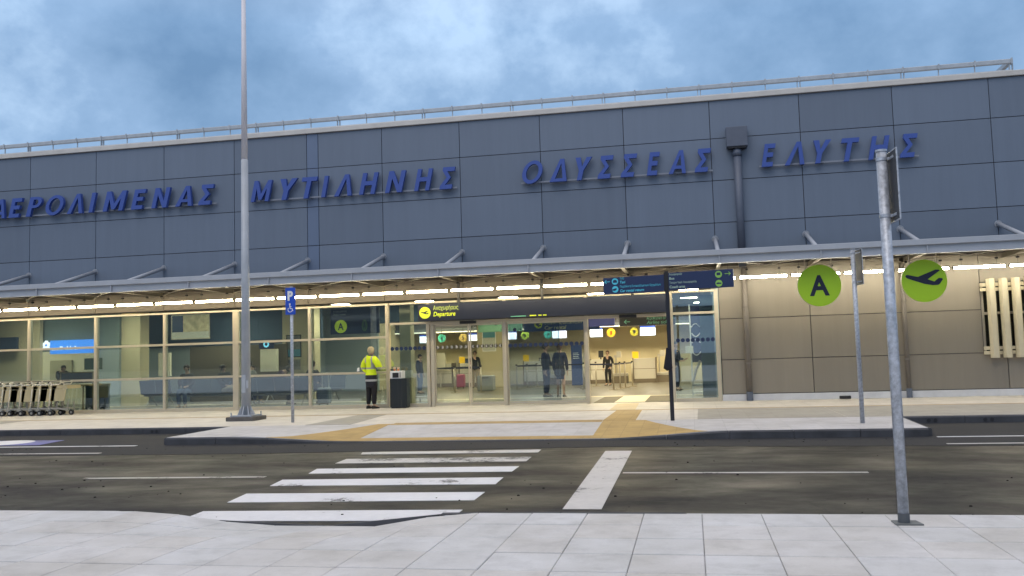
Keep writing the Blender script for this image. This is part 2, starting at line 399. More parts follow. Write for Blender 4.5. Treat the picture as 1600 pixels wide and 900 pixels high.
m_newasph = pm('new_asphalt', (0.015, 0.015, 0.017), 0.85, 0, 0.22, 1.2, 0.4, 90, stretch=(0.4, 1.4, 1))
m_kerb = pm('kerb_dark', (0.052, 0.055, 0.063), 0.75, 0, 0.3, 3, 0.3, 50)
m_kerbl = pm('kerb_light', (0.50, 0.50, 0.50), 0.75, 0, 0.1, 3, 0.2, 50)
m_paint = paint_mat('road_paint', (0.74, 0.74, 0.76), 0.36)
m_paintw = paint_mat('road_paint_worn', (0.58, 0.56, 0.54), 0.40)
m_paintb = paint_mat('road_paint_blue', (0.12, 0.13, 0.42), 0.40)
m_slab = slab_mat('forecourt_stone', (0.60, 0.56, 0.50), 0.10, 0.5, 0.5, 0.62, tone=0.03, joint=0.86)
m_slabg = slab_mat('forecourt_stone_grey', (0.345, 0.325, 0.285), 0.10, 0.5, 0.5, 0.62, tone=0.04, joint=0.86)
m_slabp = slab_mat('island_stone', (0.50, 0.49, 0.50), 0.12, 0.5, 0.5, 0.62, tone=0.04, joint=0.86)
m_tact = slab_mat('tactile_ochre', (0.46, 0.31, 0.11), 0.12, 0.3, 0.3, 0.7, tone=0.06, joint=0.8)
m_fgbase = pm('paving_bed', (0.47, 0.47, 0.475), 0.9, 0, 0.15, 4)
m_hfloor = slab_mat("hall_floor_tile", (0.135, 0.125, 0.10), 0.06, 0.6, 0.6, 0.35, tone=0.02, joint=0.9)
m_mat = pm('entrance_mat', (0.16, 0.145, 0.11), 0.9, 0, 0.1, 5)
m_path = pm('cream_path', (0.66, 0.60, 0.44), 0.5)

# ================================================================== ground, road, unseen ridge
g = MB(); g.box(-900, 900, -900, 900, -1.2, -0.16)
tag(g.build('ground', pm('ground_soil', (0.10, 0.10, 0.075), 0.9, 0, 0.25, 0.2)), 'wide flat ground around the terminal and road', None, None, 'structure')
g = MB(); g.box(-90, 90, -15.86, -5.9, -0.155, -0.13)
tag(g.build('road', m_asphalt), 'worn grey asphalt road, its brown tone reflected warm light, between the two pavements', None, None, 'structure')
# strip of newer, darker asphalt along the far kerb
seam = [(-90,-10.25),(-14,-10.2),(-6.6,-10.1),(-3.5,-9.75),(-0.8,-9.55),(1.5,-9.75),(4.3,-9.95),(12,-10.0),(90,-10.0)]
g = MB(); g.prism(seam+[(90,-5.95),(-90,-5.95)], -0.1299, -0.126)
tag(g.build('road_edge_strip', m_newasph), 'darker newer asphalt strip along the far kerb', None, None, 'structure')
# added unseen ridge behind the viewer, darkens low reflections in the glazing
g = MB(); random.seed(3)
rows = []
for k in range(61):
    a = R(-175+k*(350/60))
    rr = 520
    h = 26+14*math.sin(k*0.33)+9*math.sin(k*0.81+1)+5*random.random()
    if abs(math.degrees(a)) < 60: h *= 0.35
    x = rr*math.sin(a); y = rr*math.cos(a)
    rows.append([(x*0.86, y*0.86, -0.3), (x*0.95, y*0.95, h*0.7), (x, y, h), (x*1.1, y*1.1, -0.3)])
g.loft(rows, cap=False)
tag(g.build('unseen_ridge', pm('ridge_dark', (0.040, 0.048, 0.050), 0.95, 0, 0.3, 0.02)), 'low dark ridge added out of view to darken reflections in the glass', None, None, 'structure')

# ---- forecourt pavement (main) and island with the dropped crossing
KY = -6.02
g = MB(); g.box(-60, 60, KY, 0.12, -0.15, 0.0)
forecourt = tag(g.build('forecourt_pavement', m_slab), 'pale stone pavement along the terminal front', None, None, 'structure')
IX0, IX1, IY0, IY1 = -9.25, 3.46, -8.48, KY
def zi(x, y):
    """height of the island surface: it ramps down to the crossing"""
    sxx = min(1, max(0, (x+7.7)/1.7)) * min(1, max(0, (0.35-x)/1.5))
    t = min(1, max(0, (KY-0.05-y)/(KY-0.05-IY0)))
    return -0.105*sxx*t
def sheet(name, mat, poly_xy, dz, nx=24, ny=6, parent=None):
    """quad patch (4 corners: near-left, near-right, far-right, far-left) draped on the island surface"""
    a, b, c, d = [Vector(p) for p in poly_xy]; mb = MB(); vs = []; fs = []
    for j in range(ny+1):
        for i in range(nx+1):
            u = i/nx; v = j/ny; p = (a*(1-u)+b*u)*(1-v)+(d*(1-u)+c*u)*v
            vs.append((p.x, p.y, zi(p.x, p.y)+dz))
    w = nx+1
    for j in range(ny):
        for i in range(nx): fs.append((j*w+i, j*w+i+1, (j+1)*w+i+1, (j+1)*w+i))
    # skirts give the inlay its thickness
    n0 = len(vs); ring = [i for i in range(w)]+[(j+1)*w-1 for j in range(1, ny+1)]+[ny*w+i for i in range(nx-1, -1, -1)]+[j*w for j in range(ny-1, 0, -1)]
    dep = 0.13 if dz == 0 else 0.003
    for i in ring: v = vs[i]; vs.append((v[0], v[1], v[2]-dep if dz else -0.15))
    for k in range(len(ring)): fs.append((ring[k], n0+k, n0+(k+1)%len(ring), ring[(k+1)%len(ring)]))
    mb.add(vs, fs); return mb.build(name, mat, parent)
island = tag(sheet('pavement_island', m_slabp, [(IX0,IY0),(IX1,IY0),(IX1+0.12,IY1),(IX0-0.1,IY1)], 0, 80, 12), 'pavement bulge with ramp down to the zebra crossing', None, None, 'structure')
def inlay(name, mat, q, dz=0.004, nx=16, ny=4): return tag(sheet(name, mat, q, dz, nx, ny), None, None, None, 'structure')
inlay('tactile_strip', m_tact, [(-7.35,-8.47),(0.2,-8.47),(0.0,-8.12),(-7.0,-8.12)], 0.004, 40, 2)
inlay('tactile_flare', m_tact, [(-7.0,-8.118),(-5.75,-8.118),(-5.9,-6.05),(-6.15,-6.05)])
inlay('tactile_flare', m_tact, [(-1.66,-8.118),(0.0,-8.118),(-0.9,-6.05),(-1.69,-6.05)])
inlay('tactile_strip', m_tact, [(-5.88,-6.22),(-1.70,-6.22),(-1.70,-6.03),(-5.88,-6.03)], 0.004, 30, 2)
def flat(name, mat, poly, z0=0.0005, z1=0.004):
    mb = MB(); mb.prism(poly, z0, z1); return tag(mb.build(name, mat), None, None, None, 'structure')
flat('tactile_strip', m_tact, [(-5.9,-6.018),(-1.70,-6.018),(-1.70,-5.28),(-4.9,-5.28)][:0] or [(-5.86,-5.95),(-1.72,-5.95),(-1.72,-5.80),(-5.86,-5.80)])
flat('tactile_path', m_tact, [(-1.70,-6.018),(-1.08,-6.018),(-1.12,-3.02),(-1.68,-3.02)])
flat('tactile_path', pm('tactile_cream', (0.56,0.46,0.28), 0.7, 0, 0.1, 3), [(-1.86,-2.84),(-1.28,-2.84),(-1.34,-0.25),(-1.88,-0.25)])
flat('drain_channel', pm('drain_tan', (0.40,0.28,0.13), 0.7, 0, 0.12, 4), [(-60,-3.0),(60,-3.0),(60,-2.86),(-60,-2.86)])
flat('grey_slab_band', m_slabg, [(-7.72,-6.01),(-6.75,-6.01),(-7.03,-3.02),(-7.72,-3.02)])
flat('grey_slab_band', m_slabg, [(0.06,-6.01),(2.7,-6.01),(2.7,-3.02),(0.09,-3.02)])
flat('grey_slab_band', m_slabg, [(-24,-6.01),(-16.2,-6.01),(-16.6,-3.02),(-24,-3.02)])
flat('grey_slab_band', m_slabg, [(2.72,-6.01),(16,-6.01),(16,-3.02),(2.72,-3.02)])

# ---- kerb stones: a bevelled dark face, stone by stone
def kerb_run(p0, p1, parent, zt=None, wid=0.10, mat=m_kerb, zoff=-0.004, length=1.0, side=-1):
    p0 = Vector(p0); p1 = Vector(p1); d = (p1-p0); n = max(1, round(d.length/length)); d.normalize(); nrm = Vector((d.y, -d.x))*1.0
    for k in range(n):
        a = p0+(p1-p0)*(k/n)+d*0.004; b = p0+(p1-p0)*((k+1)/n)-d*0.004
        mb = MB(); vs = []
        for q in (a, b):
            zt_ = (zt(q) if zt else 0)+zoff
            zt_ = max(zt_, -0.12)
            o0 = q+nrm*wid; vs += [(q.x,q.y,-0.15),(o0.x,o0.y,-0.15),(o0.x,o0.y,zt_-0.022),(o0.x-nrm.x*.02,o0.y-nrm.y*.02,zt_),(q.x,q.y,zt_)]
        mb.add(vs, [(0,1,2,3,4),(9,8,7,6,5)]+[(i,5+i,5+(i+1)%5,(i+1)%5) for i in range(5)])
        mb.build('kerb_stone', mat, parent)
kerb_run((-24,KY),(IX0-0.12,KY), forecourt, wid=0.07)
kerb_run((IX1+0.14,KY),(14,KY), forecourt, wid=0.07)
kerb_run((IX0,IY0),(IX1,IY0), island, zt=lambda q: zi(q.x,q.y), wid=0.06, length=1.0)
kerb_run((IX0-0.1,IY1),(IX0,IY0), island, wid=0.06)
kerb_run((IX1,IY0),(IX1+0.12,IY1), island, wid=0.06)
# drain openings: two dark holes in the kerb face
for x, lab in ((-9.95-1.1, 'left'), (5.02, 'right'), (4.1, 'mid')):
    t = MB()
    for dx in (-0.055, 0.055):
        t.tube((x+dx, KY-0.078, -0.075), (x+dx, KY-0.0705, -0.075), 0.035, n=12)
    o = t.build('drain_outlet', m_dark, forecourt)

# ---- near pavement, slab by slab
PX, PY, PH = 0.4435, 0.478, 0.028
FY = -15.94
def zf(x, y):
    s_ = min(1, max(0, (x+4.62)/0.87))*min(1, max(0, (-2.02-x)/0.5))
    t = min(1, max(0, (y+17.1)/1.16))
    return -0.112*s_*t
g = MB(); g.box(-60, -9.02, -60, FY, -0.15, 0.0); g.box(4.73, 60, -60, FY, -0.15, 0.0); g.box(-9.0, 4.71, -60, -19.83, -0.15, -0.001)
near = MB(); vs = []; fs = []
# bed under the slabs
xs_ = [-9.02+i*0.25 for i in range(56)]; ys_ = [-19.83+j*0.3 for j in range(13)]+[FY]
for y in ys_:
    for x in xs_: vs.append((x, y, zf(x, y)-0.02))
w = len(xs_)
for j in range(len(ys_)-1):
    for i in range(w-1): fs.append((j*w+i, j*w+i+1, (j+1)*w+i+1, (j+1)*w+i))
g.add(vs, fs)
nearp = tag(g.build('near_pavement', m_fgbase), 'pale paved footway on the viewer side of the road', None, None, 'structure')
m_tiles = [slab_mat('paving_stone_'+n_, c_, 0.15, 50, 50, 0.6, (25, 25), tone=0.0) for n_, c_ in
           (('pale', (0.565,0.555,0.555)), ('warm', (0.555,0.54,0.53)), ('cool', (0.57,0.57,0.58)))]
random.seed(11)
for j in range(8):
    for i in range(-20, 11):
        x0 = PH+i*PX; x1 = x0+PX-0.004; y1 = FY-j*PY-0.003; y0 = y1-PY+0.022
        if x1 < -9.0 or x0 > 4.7: continue
        mb = MB(); dz = random.uniform(-0.0015, 0.0015); vs = []
        for (xa, xb, ya, yb, zz) in ((x0, x1, y0, y1, -0.04), (x0, x1, y0, y1, -0.004), (x0+.004, x1-.004, y0+.004, y1-.004, 0.0)):
            for (x, y) in ((xa, ya), (xb, ya), (xb, yb), (xa, yb)): vs.append((x, y, zf(x, y)+zz+dz))
        fs = [(8,9,10,11)]+[(k, (k+1)%4, 4+(k+1)%4, 4+k) for k in range(4)]+[(4+k, 4+(k+1)%4, 8+(k+1)%4, 8+k) for k in range(4)]
        mb.add(vs, fs); mb.build('paving_slab', random.choice(m_tiles), nearp)
random.seed(7)
for k, x in enumerate([-9.0+i*0.99 for i in range(14)]):
    x1 = x+0.982; dark = -4.5 < x+.5 < 0.1
    mb = MB(); vs = []
    for xx in (x, x1):
        z_ = max(zf(xx, FY), -0.118); yf = FY+(0.11 if -2.1 < x+.5 < .1 else 0.05)
        vs += [(xx, FY+0.002, -0.15), (xx, yf, -0.15), (xx, yf, z_-0.02), (xx, yf-0.02, z_-0.003), (xx, FY+0.002, z_-0.003)]
    mb.add(vs, [(0,1,2,3,4),(9,8,7,6,5)]+[(i,5+i,5+(i+1)%5,(i+1)%5) for i in range(5)])
    mb.build('kerb_stone', m_kerb if dark else m_kerbl, nearp)

# ---- road markings, each a thin sheet of paint
def paintq(name, q, mat=m_paint, z=-0.129):
    mb = MB(); mb.prism(q, z, z+0.004); return tag(mb.build(name, mat), None, None, None, 'structure')
stripes = [[(-4.954,-10.10),(-2.234,-9.93),(-2.218,-10.33),(-4.874,-10.38)],
 [(-4.88,-10.93),(-2.218,-10.83),(-2.204,-11.34),(-4.834,-11.45)],
 [(-4.85,-12.03),(-2.195,-11.88),(-2.187,-12.38),(-4.76,-12.49)],
 [(-4.843,-13.05),(-2.183,-12.90),(-2.159,-13.44),(-4.756,-13.55)],
 [(-4.744,-14.12),(-2.147,-14.0),(-2.134,-14.52),(-4.655,-14.69)],
 [(-4.622,-15.20),(-2.111,-15.06),(-2.10,-15.60),(-4.574,-15.70)]]
for k, q in enumerate(stripes): paintq('crossing_stripe', q[::-1], m_paintw if k < 2 else m_paint, -0.1252 if k == 0 else -0.129)
paintq('stop_line', [(-1.264,-10.17),(-1.197,-15.0),(-0.847,-15.0),(-0.889,-10.17)], m_paintw)
paintq('lane_line', [(-0.84,-12.57),(1.85,-12.61),(1.85,-12.54),(-0.84,-12.50)], m_paintw)
paintq('lane_line', [(-7.65,-12.91),(-5.2,-12.82),(-5.2,-12.74),(-7.65,-12.82)], m_paintw)
ZB = -0.1258
paintq('bay_line', [(3.55,-8.66),(30,-8.52),(30,-8.45),(3.55,-8.58)], m_paint, ZB)
paintq('bay_line', [(3.42,-9.68),(30,-9.5),(30,-9.42),(3.42,-9.6)], m_paintw, ZB)
paintq('bay_line', [(-30,-8.62),(-9.75,-8.70),(-9.75,-8.60),(-30,-8.52)], m_paint, ZB)
paintq('bay_line', [(-30,-9.84),(-9.6,-9.90),(-9.6,-9.80),(-30,-9.74)], m_paintw, ZB)
paintq('bay_box', [(-16.5,-8.3),(-12.0,-8.3),(-12.2,-7.35),(-16.5,-7.35)], m_paintb, ZB)
mb = MB(); mb.tube((-13.15,-7.85,ZB+0.0045),(-13.15,-7.85,ZB+0.0075),0.55,n=28)
tag(mb.build('bay_symbol', m_paint), None, None, None, 'structure')

# ================================================================== terminal building
J = lambda k: -19.115+2.2037*k
bld = thing('terminal_building', (0, 0, 0), 'long grey clad airport terminal with a glazed ground floor', 'building')
random.seed(5)
cache = {}
def panel(x0, x1, z0, z1, mat, name='facade_panel', y=0.0, th=0.035):
    w = round(x1-x0-0.016, 3); h = round(z1-z0-0.016, 3); key = (w, h, mat.name, name)
    loc = ((x0+x1)/2, y+th/2, z0+0.008)
    if key not in cache:
        mb = MB(); mb.cbox(-w/2, w/2, -th/2, th/2, 0, h, 0.003)
        o = mb.build(name, mat); o.parent = bld; o.location = Vector(loc); cache[key] = o; WL[o.name] = Vector(loc)
        return o
    return shared(cache[key], name, loc, bld)
# solid wall behind the cladding
g = MB(); g.box(-30.2, 14.0, 0.037, 0.40, 2.86, 7.66); g.box(0.74, 6.84, 0.037, 0.40, 0.0, 2.86); g.box(9.36, 14.0, 0.037, 0.4, 0.0, 2.86); g.box(6.84, 9.36, 0.037, 0.4, 0.0, 0.98)
g.build('wall_core', m_back, bld)
rowsz = [3.40, 4.490, 5.572, 6.657, 7.64]
for k in range(-5, 15):
    for a, b in zip(rowsz, rowsz[1:]):
        xa, xb = J(k), J(k+1)
        if k == 4: xa += 0.34
        panel(xa, xb, a, b, m_panel)
for a, b in zip(rowsz, rowsz[1:]): panel(J(4), J(4)+0.34, a, b, m_strip, 'narrow_strip')  # narrow panel strip in a bluer grey
# bulkhead above the glazing
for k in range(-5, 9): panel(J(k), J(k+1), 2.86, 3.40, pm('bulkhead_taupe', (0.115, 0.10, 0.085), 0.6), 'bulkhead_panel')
# lower wall to the right of the entrance
panel(0.74, J(10), 2.05, 3.40, m_panel_low); panel(0.74, J(10), 1.022, 2.05, m_panel_low); panel(0.74, J(10), 0.17, 1.022, m_panel_low)
panel(J(10), J(11)+1.70, 2.05, 3.40, m_panel_low); panel(J(10), J(11)+1.70, 1.022, 2.05, m_panel_low)
panel(J(10), J(12), 0.17, 1.022, m_panel_low)
panel(J(11)+1.70, 9.36, 2.70, 3.40, m_panel_low)
panel(J(12), J(13)+1, 0.17, 1.022, m_panel_low)
for a, b in ((0.17, 1.022), (1.022, 2.05), (2.05, 3.40)): panel(9.36 if a > 1 else J(13)+1, 12.0, a, b, m_panel_low); panel(12.0, 14.0, a, b, m_panel_low)
g = MB(); g.cbox(0.72, 14.0, -0.02, 0.036, 0.0, 0.16, 0.004); g.build('plinth', m_white, bld)
# roof edge
g = MB(); g.cbox(-30.3, 14.1, -0.06, 0.45, 7.645, 7.775, 0.008)
for k in range(-4, 15, 2): g.box(J(k)-.006, J(k)+.006, -0.063, -0.058, 7.65, 7.772)
g.build('coping', m_coping, bld)
g = MB(); g.box(-30.2, 14.0, 0.45, 24, 7.5, 7.66); g.build('roof', pm('roof_gravel', (0.3,0.3,0.3), 0.9, 0, 0.1, 3), bld)

# rainwater hopper and pipes
g = MB(); g.cbox(1.10, 1.62, -0.30, -0.01, 6.36, 6.86, 0.01)
h_ = g.build('rainwater_hopper', pm('downpipe_grey', (0.105, 0.125, 0.17), 0.5, 0, 0.08, 3), bld)
g = MB(); g.prism([(1.14,-0.27),(1.58,-0.27),(1.58,-0.04),(1.14,-0.04)], 6.32, 6.357); g.build('hopper_base', m_dark, h_)
m_dp = MATS['downpipe_grey']
g = MB(); g.tube((1.355,-0.13,3.30),(1.355,-0.13,6.32),0.095,n=18); g.tube((1.355,-0.13,6.14),(1.355,-0.13,6.30),0.115,n=18); g.smooth = True
g.build('downpipe', m_dp, bld)
m_dpl = pm('downpipe_taupe', (0.17, 0.15, 0.13), 0.55, 0, 0.06, 3)
for x in (1.375, 5.08):
    g = MB(); r_ = 0.07 if x < 2 else 0.055
    g.tube((x,-0.10,0.22),(x,-0.10,3.36),r_,n=16); g.smooth = True; p_ = g.build('downpipe', m_dpl, bld)
    g = MB(); g.tube((x,-0.10,0.004),(x,-0.10,0.225),r_+0.012,n=16); g.build('pipe_shoe', m_dp, p_)
    for z in (0.9, 2.3):
        g = MB(); g.tube((x,-0.10,z),(x,-0.10,z+0.05),r_+0.008,n=16); g.box(x-.02,x+.02,-0.05,-0.002,z,z+.05); g.build('pipe_clip', m_dpl, p_)

# louvred window at the right edge
win = MB(); win.box(6.84, 9.36, 0.06, 0.12, 0.99, 1.06); win.box(6.84, 9.36, 0.06, 0.12, 2.60, 2.69)
win.box(6.84, 9.36, 0.06, 0.12, 1.93, 1.99)
for x in (6.84, 7.9, 9.30): win.box(x, x+0.06, 0.055, 0.125, 1.06, 2.60)
wf = win.build('window', m_frame, bld)
for a, b, c, d in ((6.90, 7.9, 1.06, 1.93), (7.96, 9.30, 1.06, 1.93), (6.90, 7.9, 1.99, 2.60), (7.96, 9.30, 1.99, 2.60)):
    g = MB(); g.box(a, b, 0.085, 0.097, c, d); g.build('pane', g_dark, wf)
fin_x = [7.02+i*0.275 for i in range(9)]
for x in fin_x:
    g = MB(); rg = []
    for z in (0.90, 2.77):
        rg.append([(x-0.095, -0.17, z), (x-0.05, -0.235, z), (x+0.05, -0.235, z), (x+0.095, -0.17, z), (x+0.095, -0.12, z), (x-0.095, -0.12, z)])
    g.loft(rg); g.build('louvre_fin', m_ash, wf)
for z in (1.0, 2.50):
    for dz in (0, 0.11):
        g = MB(); g.cbox(6.80, 9.40, -0.115, -0.07, z+dz-.02, z+dz+0.06, 0.004); g.build('louvre_rail', m_ash, wf)
g = MB(); g.box(5.6, 10.5, 3.5, 3.6, 0, 3.2); g.box(5.6,5.7,0.4,3.5,0,3.2); g.box(10.4,10.5,0.4,3.5,0,3.2); g.box(5.6,10.5,0.4,3.6,3.2,3.3)
g.build('office_wall', pm('office_wall', (0.12,0.14,0.17), 0.9), bld)
g = MB(); g.box(7.0, 9.2, 1.6, 2.3, 0.74, 0.78); g.box(7.05, 7.1, 1.6, 2.3, 0, 0.74); g.box(9.1, 9.15, 1.6, 2.3, 0, 0.74)
dk = thing('office_desk', (8.1, 1.95, 0), 'pale desk inside the dark office behind the louvred window', 'desk')
g.build('desk_top', m_screen if 0 else m_white, dk)

# ---- glazing: mullions, transoms and panes
def mull(x, z0, z1, w=0.075, y0=-0.045, y1=0.10, name='mullion', mat=m_frame):
    g = MB(); g.cbox(x-w/2, x+w/2, y0, y1, z0, z1, 0.004); return g.build(name, mat, bld)
def trans(x0, x1, z, h=0.06, y0=-0.035, y1=0.09, name='transom', mat=m_frame):
    g = MB(); g.cbox(x0, x1, y0, y1, z-h/2, z+h/2, 0.004); return g.build(name, mat, bld)
def pane(x0, x1, z0, z1, mat=g_clear, name='glass_pane', y=0.02, parent=None):
    g = MB(); g.box(x0, x1, y, y+0.012, z0, z1); return g.build(name, mat, parent or bld)
ZT = 2.80
for k in range(-3, 6):
    x = J(k)+(0.03 if k < 5 else 0.06); thick = 0.17 if k == 3 else 0.075
    mull(x, 0.0, ZT, thick)
    if k < 5:
        x1 = J(k+1)+(0.03 if k+1 < 5 else 0.06)
        a = x+thick/2+0.001; b = x1-(0.17 if k+1 == 3 else 0.075)/2-0.001
        for z, h in ((0.045, 0.09), (0.94, 0.06), (1.885, 0.06), (2.775, 0.05)): trans(a, b, z, h)
        pane(a, b, 0.09, 0.91); pane(a, b, 0.97, 1.855); pane(a, b, 1.915, 2.75)
g = MB(); g.box(-30.2, J(-3)-0.01, 0.0, 0.4, 0, 2.86); g.build('end_wall', m_panel_low, bld)
# the narrow bay beside the doors
xd0, xd1, xd2, xd3, xd4 = -6.885, -4.79, -2.63, -0.47, 0.665
mull(xd0, 0, ZT, 0.085); trans(-7.95, xd0-0.045, 0.045, 0.09); trans(-7.95, xd0-0.045, 2.235, 0.06); trans(-7.95, xd0-0.045, 2.775, 0.05)
pane(-7.95, xd0-0.045, 0.09, 2.203); pane(-7.95, xd0-0.045, 2.267, 2.75)
mull(xd0+0.11, 0, 2.17, 0.10, -0.02, 0.12, 'door_jamb')
for x in (xd1, xd2): mull(x, 0, ZT, 0.085, -0.06)
mull(xd3, 0, ZT, 0.10, -0.06); mull(xd4, 0, ZT, 0.09)
trans(xd0+0.045, xd3-0.055, 2.215, 0.075, -0.05, 0.12, 'door_header'); trans(xd0+0.045, xd3-0.055, 2.775, 0.05)
pane(xd0+0.05, xd1-0.045, 2.26, 2.75); pane(xd1+0.045, xd2-0.045, 2.26, 2.75); pane(xd2+0.045, xd3-0.055, 2.26, 2.75)
trans(xd3+0.055, xd4-0.05, 0.045, 0.09); trans(xd3+0.055, xd4-0.05, 2.23, 0.06); trans(xd3+0.055, xd4-0.05, 2.775, 0.05)
pane(xd3+0.055, xd4-0.05, 0.09, 2.20); pane(xd3+0.055, xd4-0.05, 2.26, 2.75)
# door leaves
def leaf(x0, x1, y, mat, label):
    s = 0.03
    g = MB(); g.box(x0, x0+s, y, y+0.04, 0.02, 2.17); g.box(x1-s, x1, y, y+0.04, 0.02, 2.17)
    g.box(x0+s, x1-s, y, y+0.04, 0.02, 0.10); g.box(x0+s, x1-s, y, y+0.04, 2.12, 2.17)
    d_ = g.build('sliding_door', m_frame, bld); d_['label'] = label
    g = MB(); g.box(x0+s, x1-s, y+0.014, y+0.026, 0.10, 2.12); g.build('glass_pane', mat, d_)
    return d_
d1 = leaf(-6.72, -5.775, 0.02, g_clear2, 'left leaf of the closed sliding door')
d2 = leaf(-5.745, -4.84, 0.02, g_clear2, 'right leaf of the closed sliding door')
d3 = leaf(-4.74, -2.68, 0.02, g_tint, 'wide fixed screen of tinted glass')
g = MB(); g.box(-4.70, -3.36, 0.11, 0.135, 0.03, 2.15); g.box(-3.385, -3.36, 0.105, 0.14, 0.03, 2.15); o = g.build('sliding_door', g_tint, bld); o['label'] = 'open leaf parked behind the tinted screen'
for x, a in ((-5.76, 0.22), (-1.55, 0.22)):
    g = MB(); g.cbox(x-a, x+a, -0.13, -0.052, 2.165, 2.245, 0.006); g.build('door_sensor', m_black, bld)
# safety dots on the glass
def dots(x0, x1, n, z, y, mat, chev=0):
    g = MB(); st = (x1-x0)/n
    for i in range(n):
        cx = x0+st*(i+0.5); r = 0.052
        g.disc(cx, z, r, y-0.002, y, 14)
    o = g.build('glass_marking', mat, bld)
    if chev:
        g = MB()
        for i in range(n):
            cx = x0+st*(i+0.5); s = chev*0.020; t = 0.022
            g.fprism([(cx-s, z+0.036), (cx-s+chev*t, z+0.036), (cx+s+chev*t*.6, z), (cx-s+chev*t, z-0.036), (cx-s, z-0.036), (cx+s*.55, z)][::chev], y-0.004, y-0.0022)
        g.build('glass_marking', m_wpaint, bld)
    return o
dots(-7.97, -6.95, 8, 1.565, 0.018, m_navy)
dots(-6.70, -5.80, 7, 1.565, 0.018, m_black, 1); dots(-5.72, -4.86, 7, 1.565, 0.018, m_black, -1)
dots(-4.72, -2.70, 15, 1.555, 0.018, m_navy)
dots(-0.38, 0.61, 8, 1.548, 0.018, m_navy)

# ================================================================== canopy
CYF = -2.36
can = thing('entrance_canopy', (-5, -1.2, 3.3), 'pale grey steel canopy running the whole length of the terminal front', 'canopy')
g = MB()
g.cbox(-30, 14, CYF-0.06, CYF+0.09, 3.42, 3.545, 0.006)
g.build('fascia_flange', m_canopy, can)
g = MB(); g.box(-30, 14, CYF+0.005, CYF+0.03, 3.255, 3.42); g.cbox(-30, 14, CYF-0.025, CYF+0.09, 3.235, 3.258, 0.003)
g.build('fascia_web', m_canopy, can)
g = MB(); n_ = 88
vs = []; fs = []
for i in range(n_*4+1):
    x = -29.9+i*(43.8/(n_*4)); z = 3.50 if (i % 4) in (0, 1) else 3.455
    vs += [(x, CYF+0.10, z-0.005), (x, -0.07, z+0.05)]
for i in range(n_*4): fs.append((2*i, 2*i+2, 2*i+3, 2*i+1))
g.add(vs, fs); g.add([(v[0], v[1], v[2]+0.012) for v in vs], fs)
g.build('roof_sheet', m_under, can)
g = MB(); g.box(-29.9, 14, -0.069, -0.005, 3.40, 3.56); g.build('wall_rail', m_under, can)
for y in (-0.75, -1.55):
    g = MB(); g.box(-29.9, 14, y-0.03, y+0.03, 3.37, 3.445); g.build('purlin', m_under, can)
for k in range(-4, 15):
    x = J(k)
    g = MB(); g.cbox(x-0.012, x+0.012, CYF-0.045, CYF+0.004, 3.262, 3.418, 0.002); g.build('stiffener', m_canopy, can)
    g = MB(); g.box(x-0.045, x+0.045, CYF+0.091, -0.07, 3.245, 3.258); g.box(x-0.007, x+0.007, CYF+0.091, -0.07, 3.258, 3.37)
    g.build('bracket', m_cream, can)
    g = MB(); g.tube((x, 0.0, 4.085), (x, -2.08, 3.46), 0.052, n=14); g.smooth = True; o = g.build('strut', m_canopy, can)
    g = MB(); g.tube((x, -0.002, 4.085), (x, -0.018, 4.08), 0.085, n=16); g.build('strut_plate', m_canopy, o)
    if k < 14:
        xm = x+1.10; ym = -1.35
        for (px, py) in ((x+0.06, -2.24), (x+2.14, -2.24), (x+0.06, -0.15), (x+2.14, -0.15)):
            d_ = Vector((px-xm, py-ym)).normalized(); n = Vector((-d_.y, d_.x))*0.033
            s_ = Vector((xm, ym))+d_*0.10
            g = MB(); g.prism([(s_.x+n.x, s_.y+n.y), (s_.x-n.x, s_.y-n.y), (px-n.x, py-n.y), (px+n.x, py+n.y)], 3.262, 3.272); g.build('brace', m_cream, can)
        g = MB(); g.box(xm-0.13, xm+0.13, ym-0.11, ym+0.11, 3.250, 3.260); g.build('gusset', m_under, can)
# strip lights
FY_ = 0.978; pitch = 1.2328*FY_; x0 = -18.518*FY_-6*pitch; LY = -0.80; LZ = 3.010
for i in range(33):
    xa = x0+i*pitch+0.025; xb = xa+pitch-0.05
    if xb > 13.5: break
    t = thing('strip_light', ((xa+xb)/2, LY, LZ-.02), 'long lit strip light in the row under the canopy', 'light', 'strip lights in one row under the canopy')
    g = MB(); g.tube((xa+.03, LY, LZ), (xb-.03, LY, LZ), 0.028, n=10); g.smooth = True; g.build('light_tube', m_tube if xb < 1 else m_tubew, t)
    g = MB()
    for x in (xa, xb-0.03): g.cbox(x, x+0.03, LY-.025, LY+.025, LZ-.02, LZ+.032, 0.003)
    g.box(xa+.03, xb-.03, LY-.10, LY+.10, LZ+.033, LZ+.05); g.build('light_housing', m_under, t)  # flat top widened to keep light off the wall above
    for x in (xa+.2, xb-.2):
        g = MB(); g.tube((x, LY, LZ+.05), (x, LY, 3.45), 0.003, n=5); g.build('hanger_wire', m_dark, t)
        g = MB(); g.cbox(x-.03, x+.03, LY-.03, LY+.03, LZ+.17, LZ+.21, 0.004); g.build('driver_box', m_dark, t)

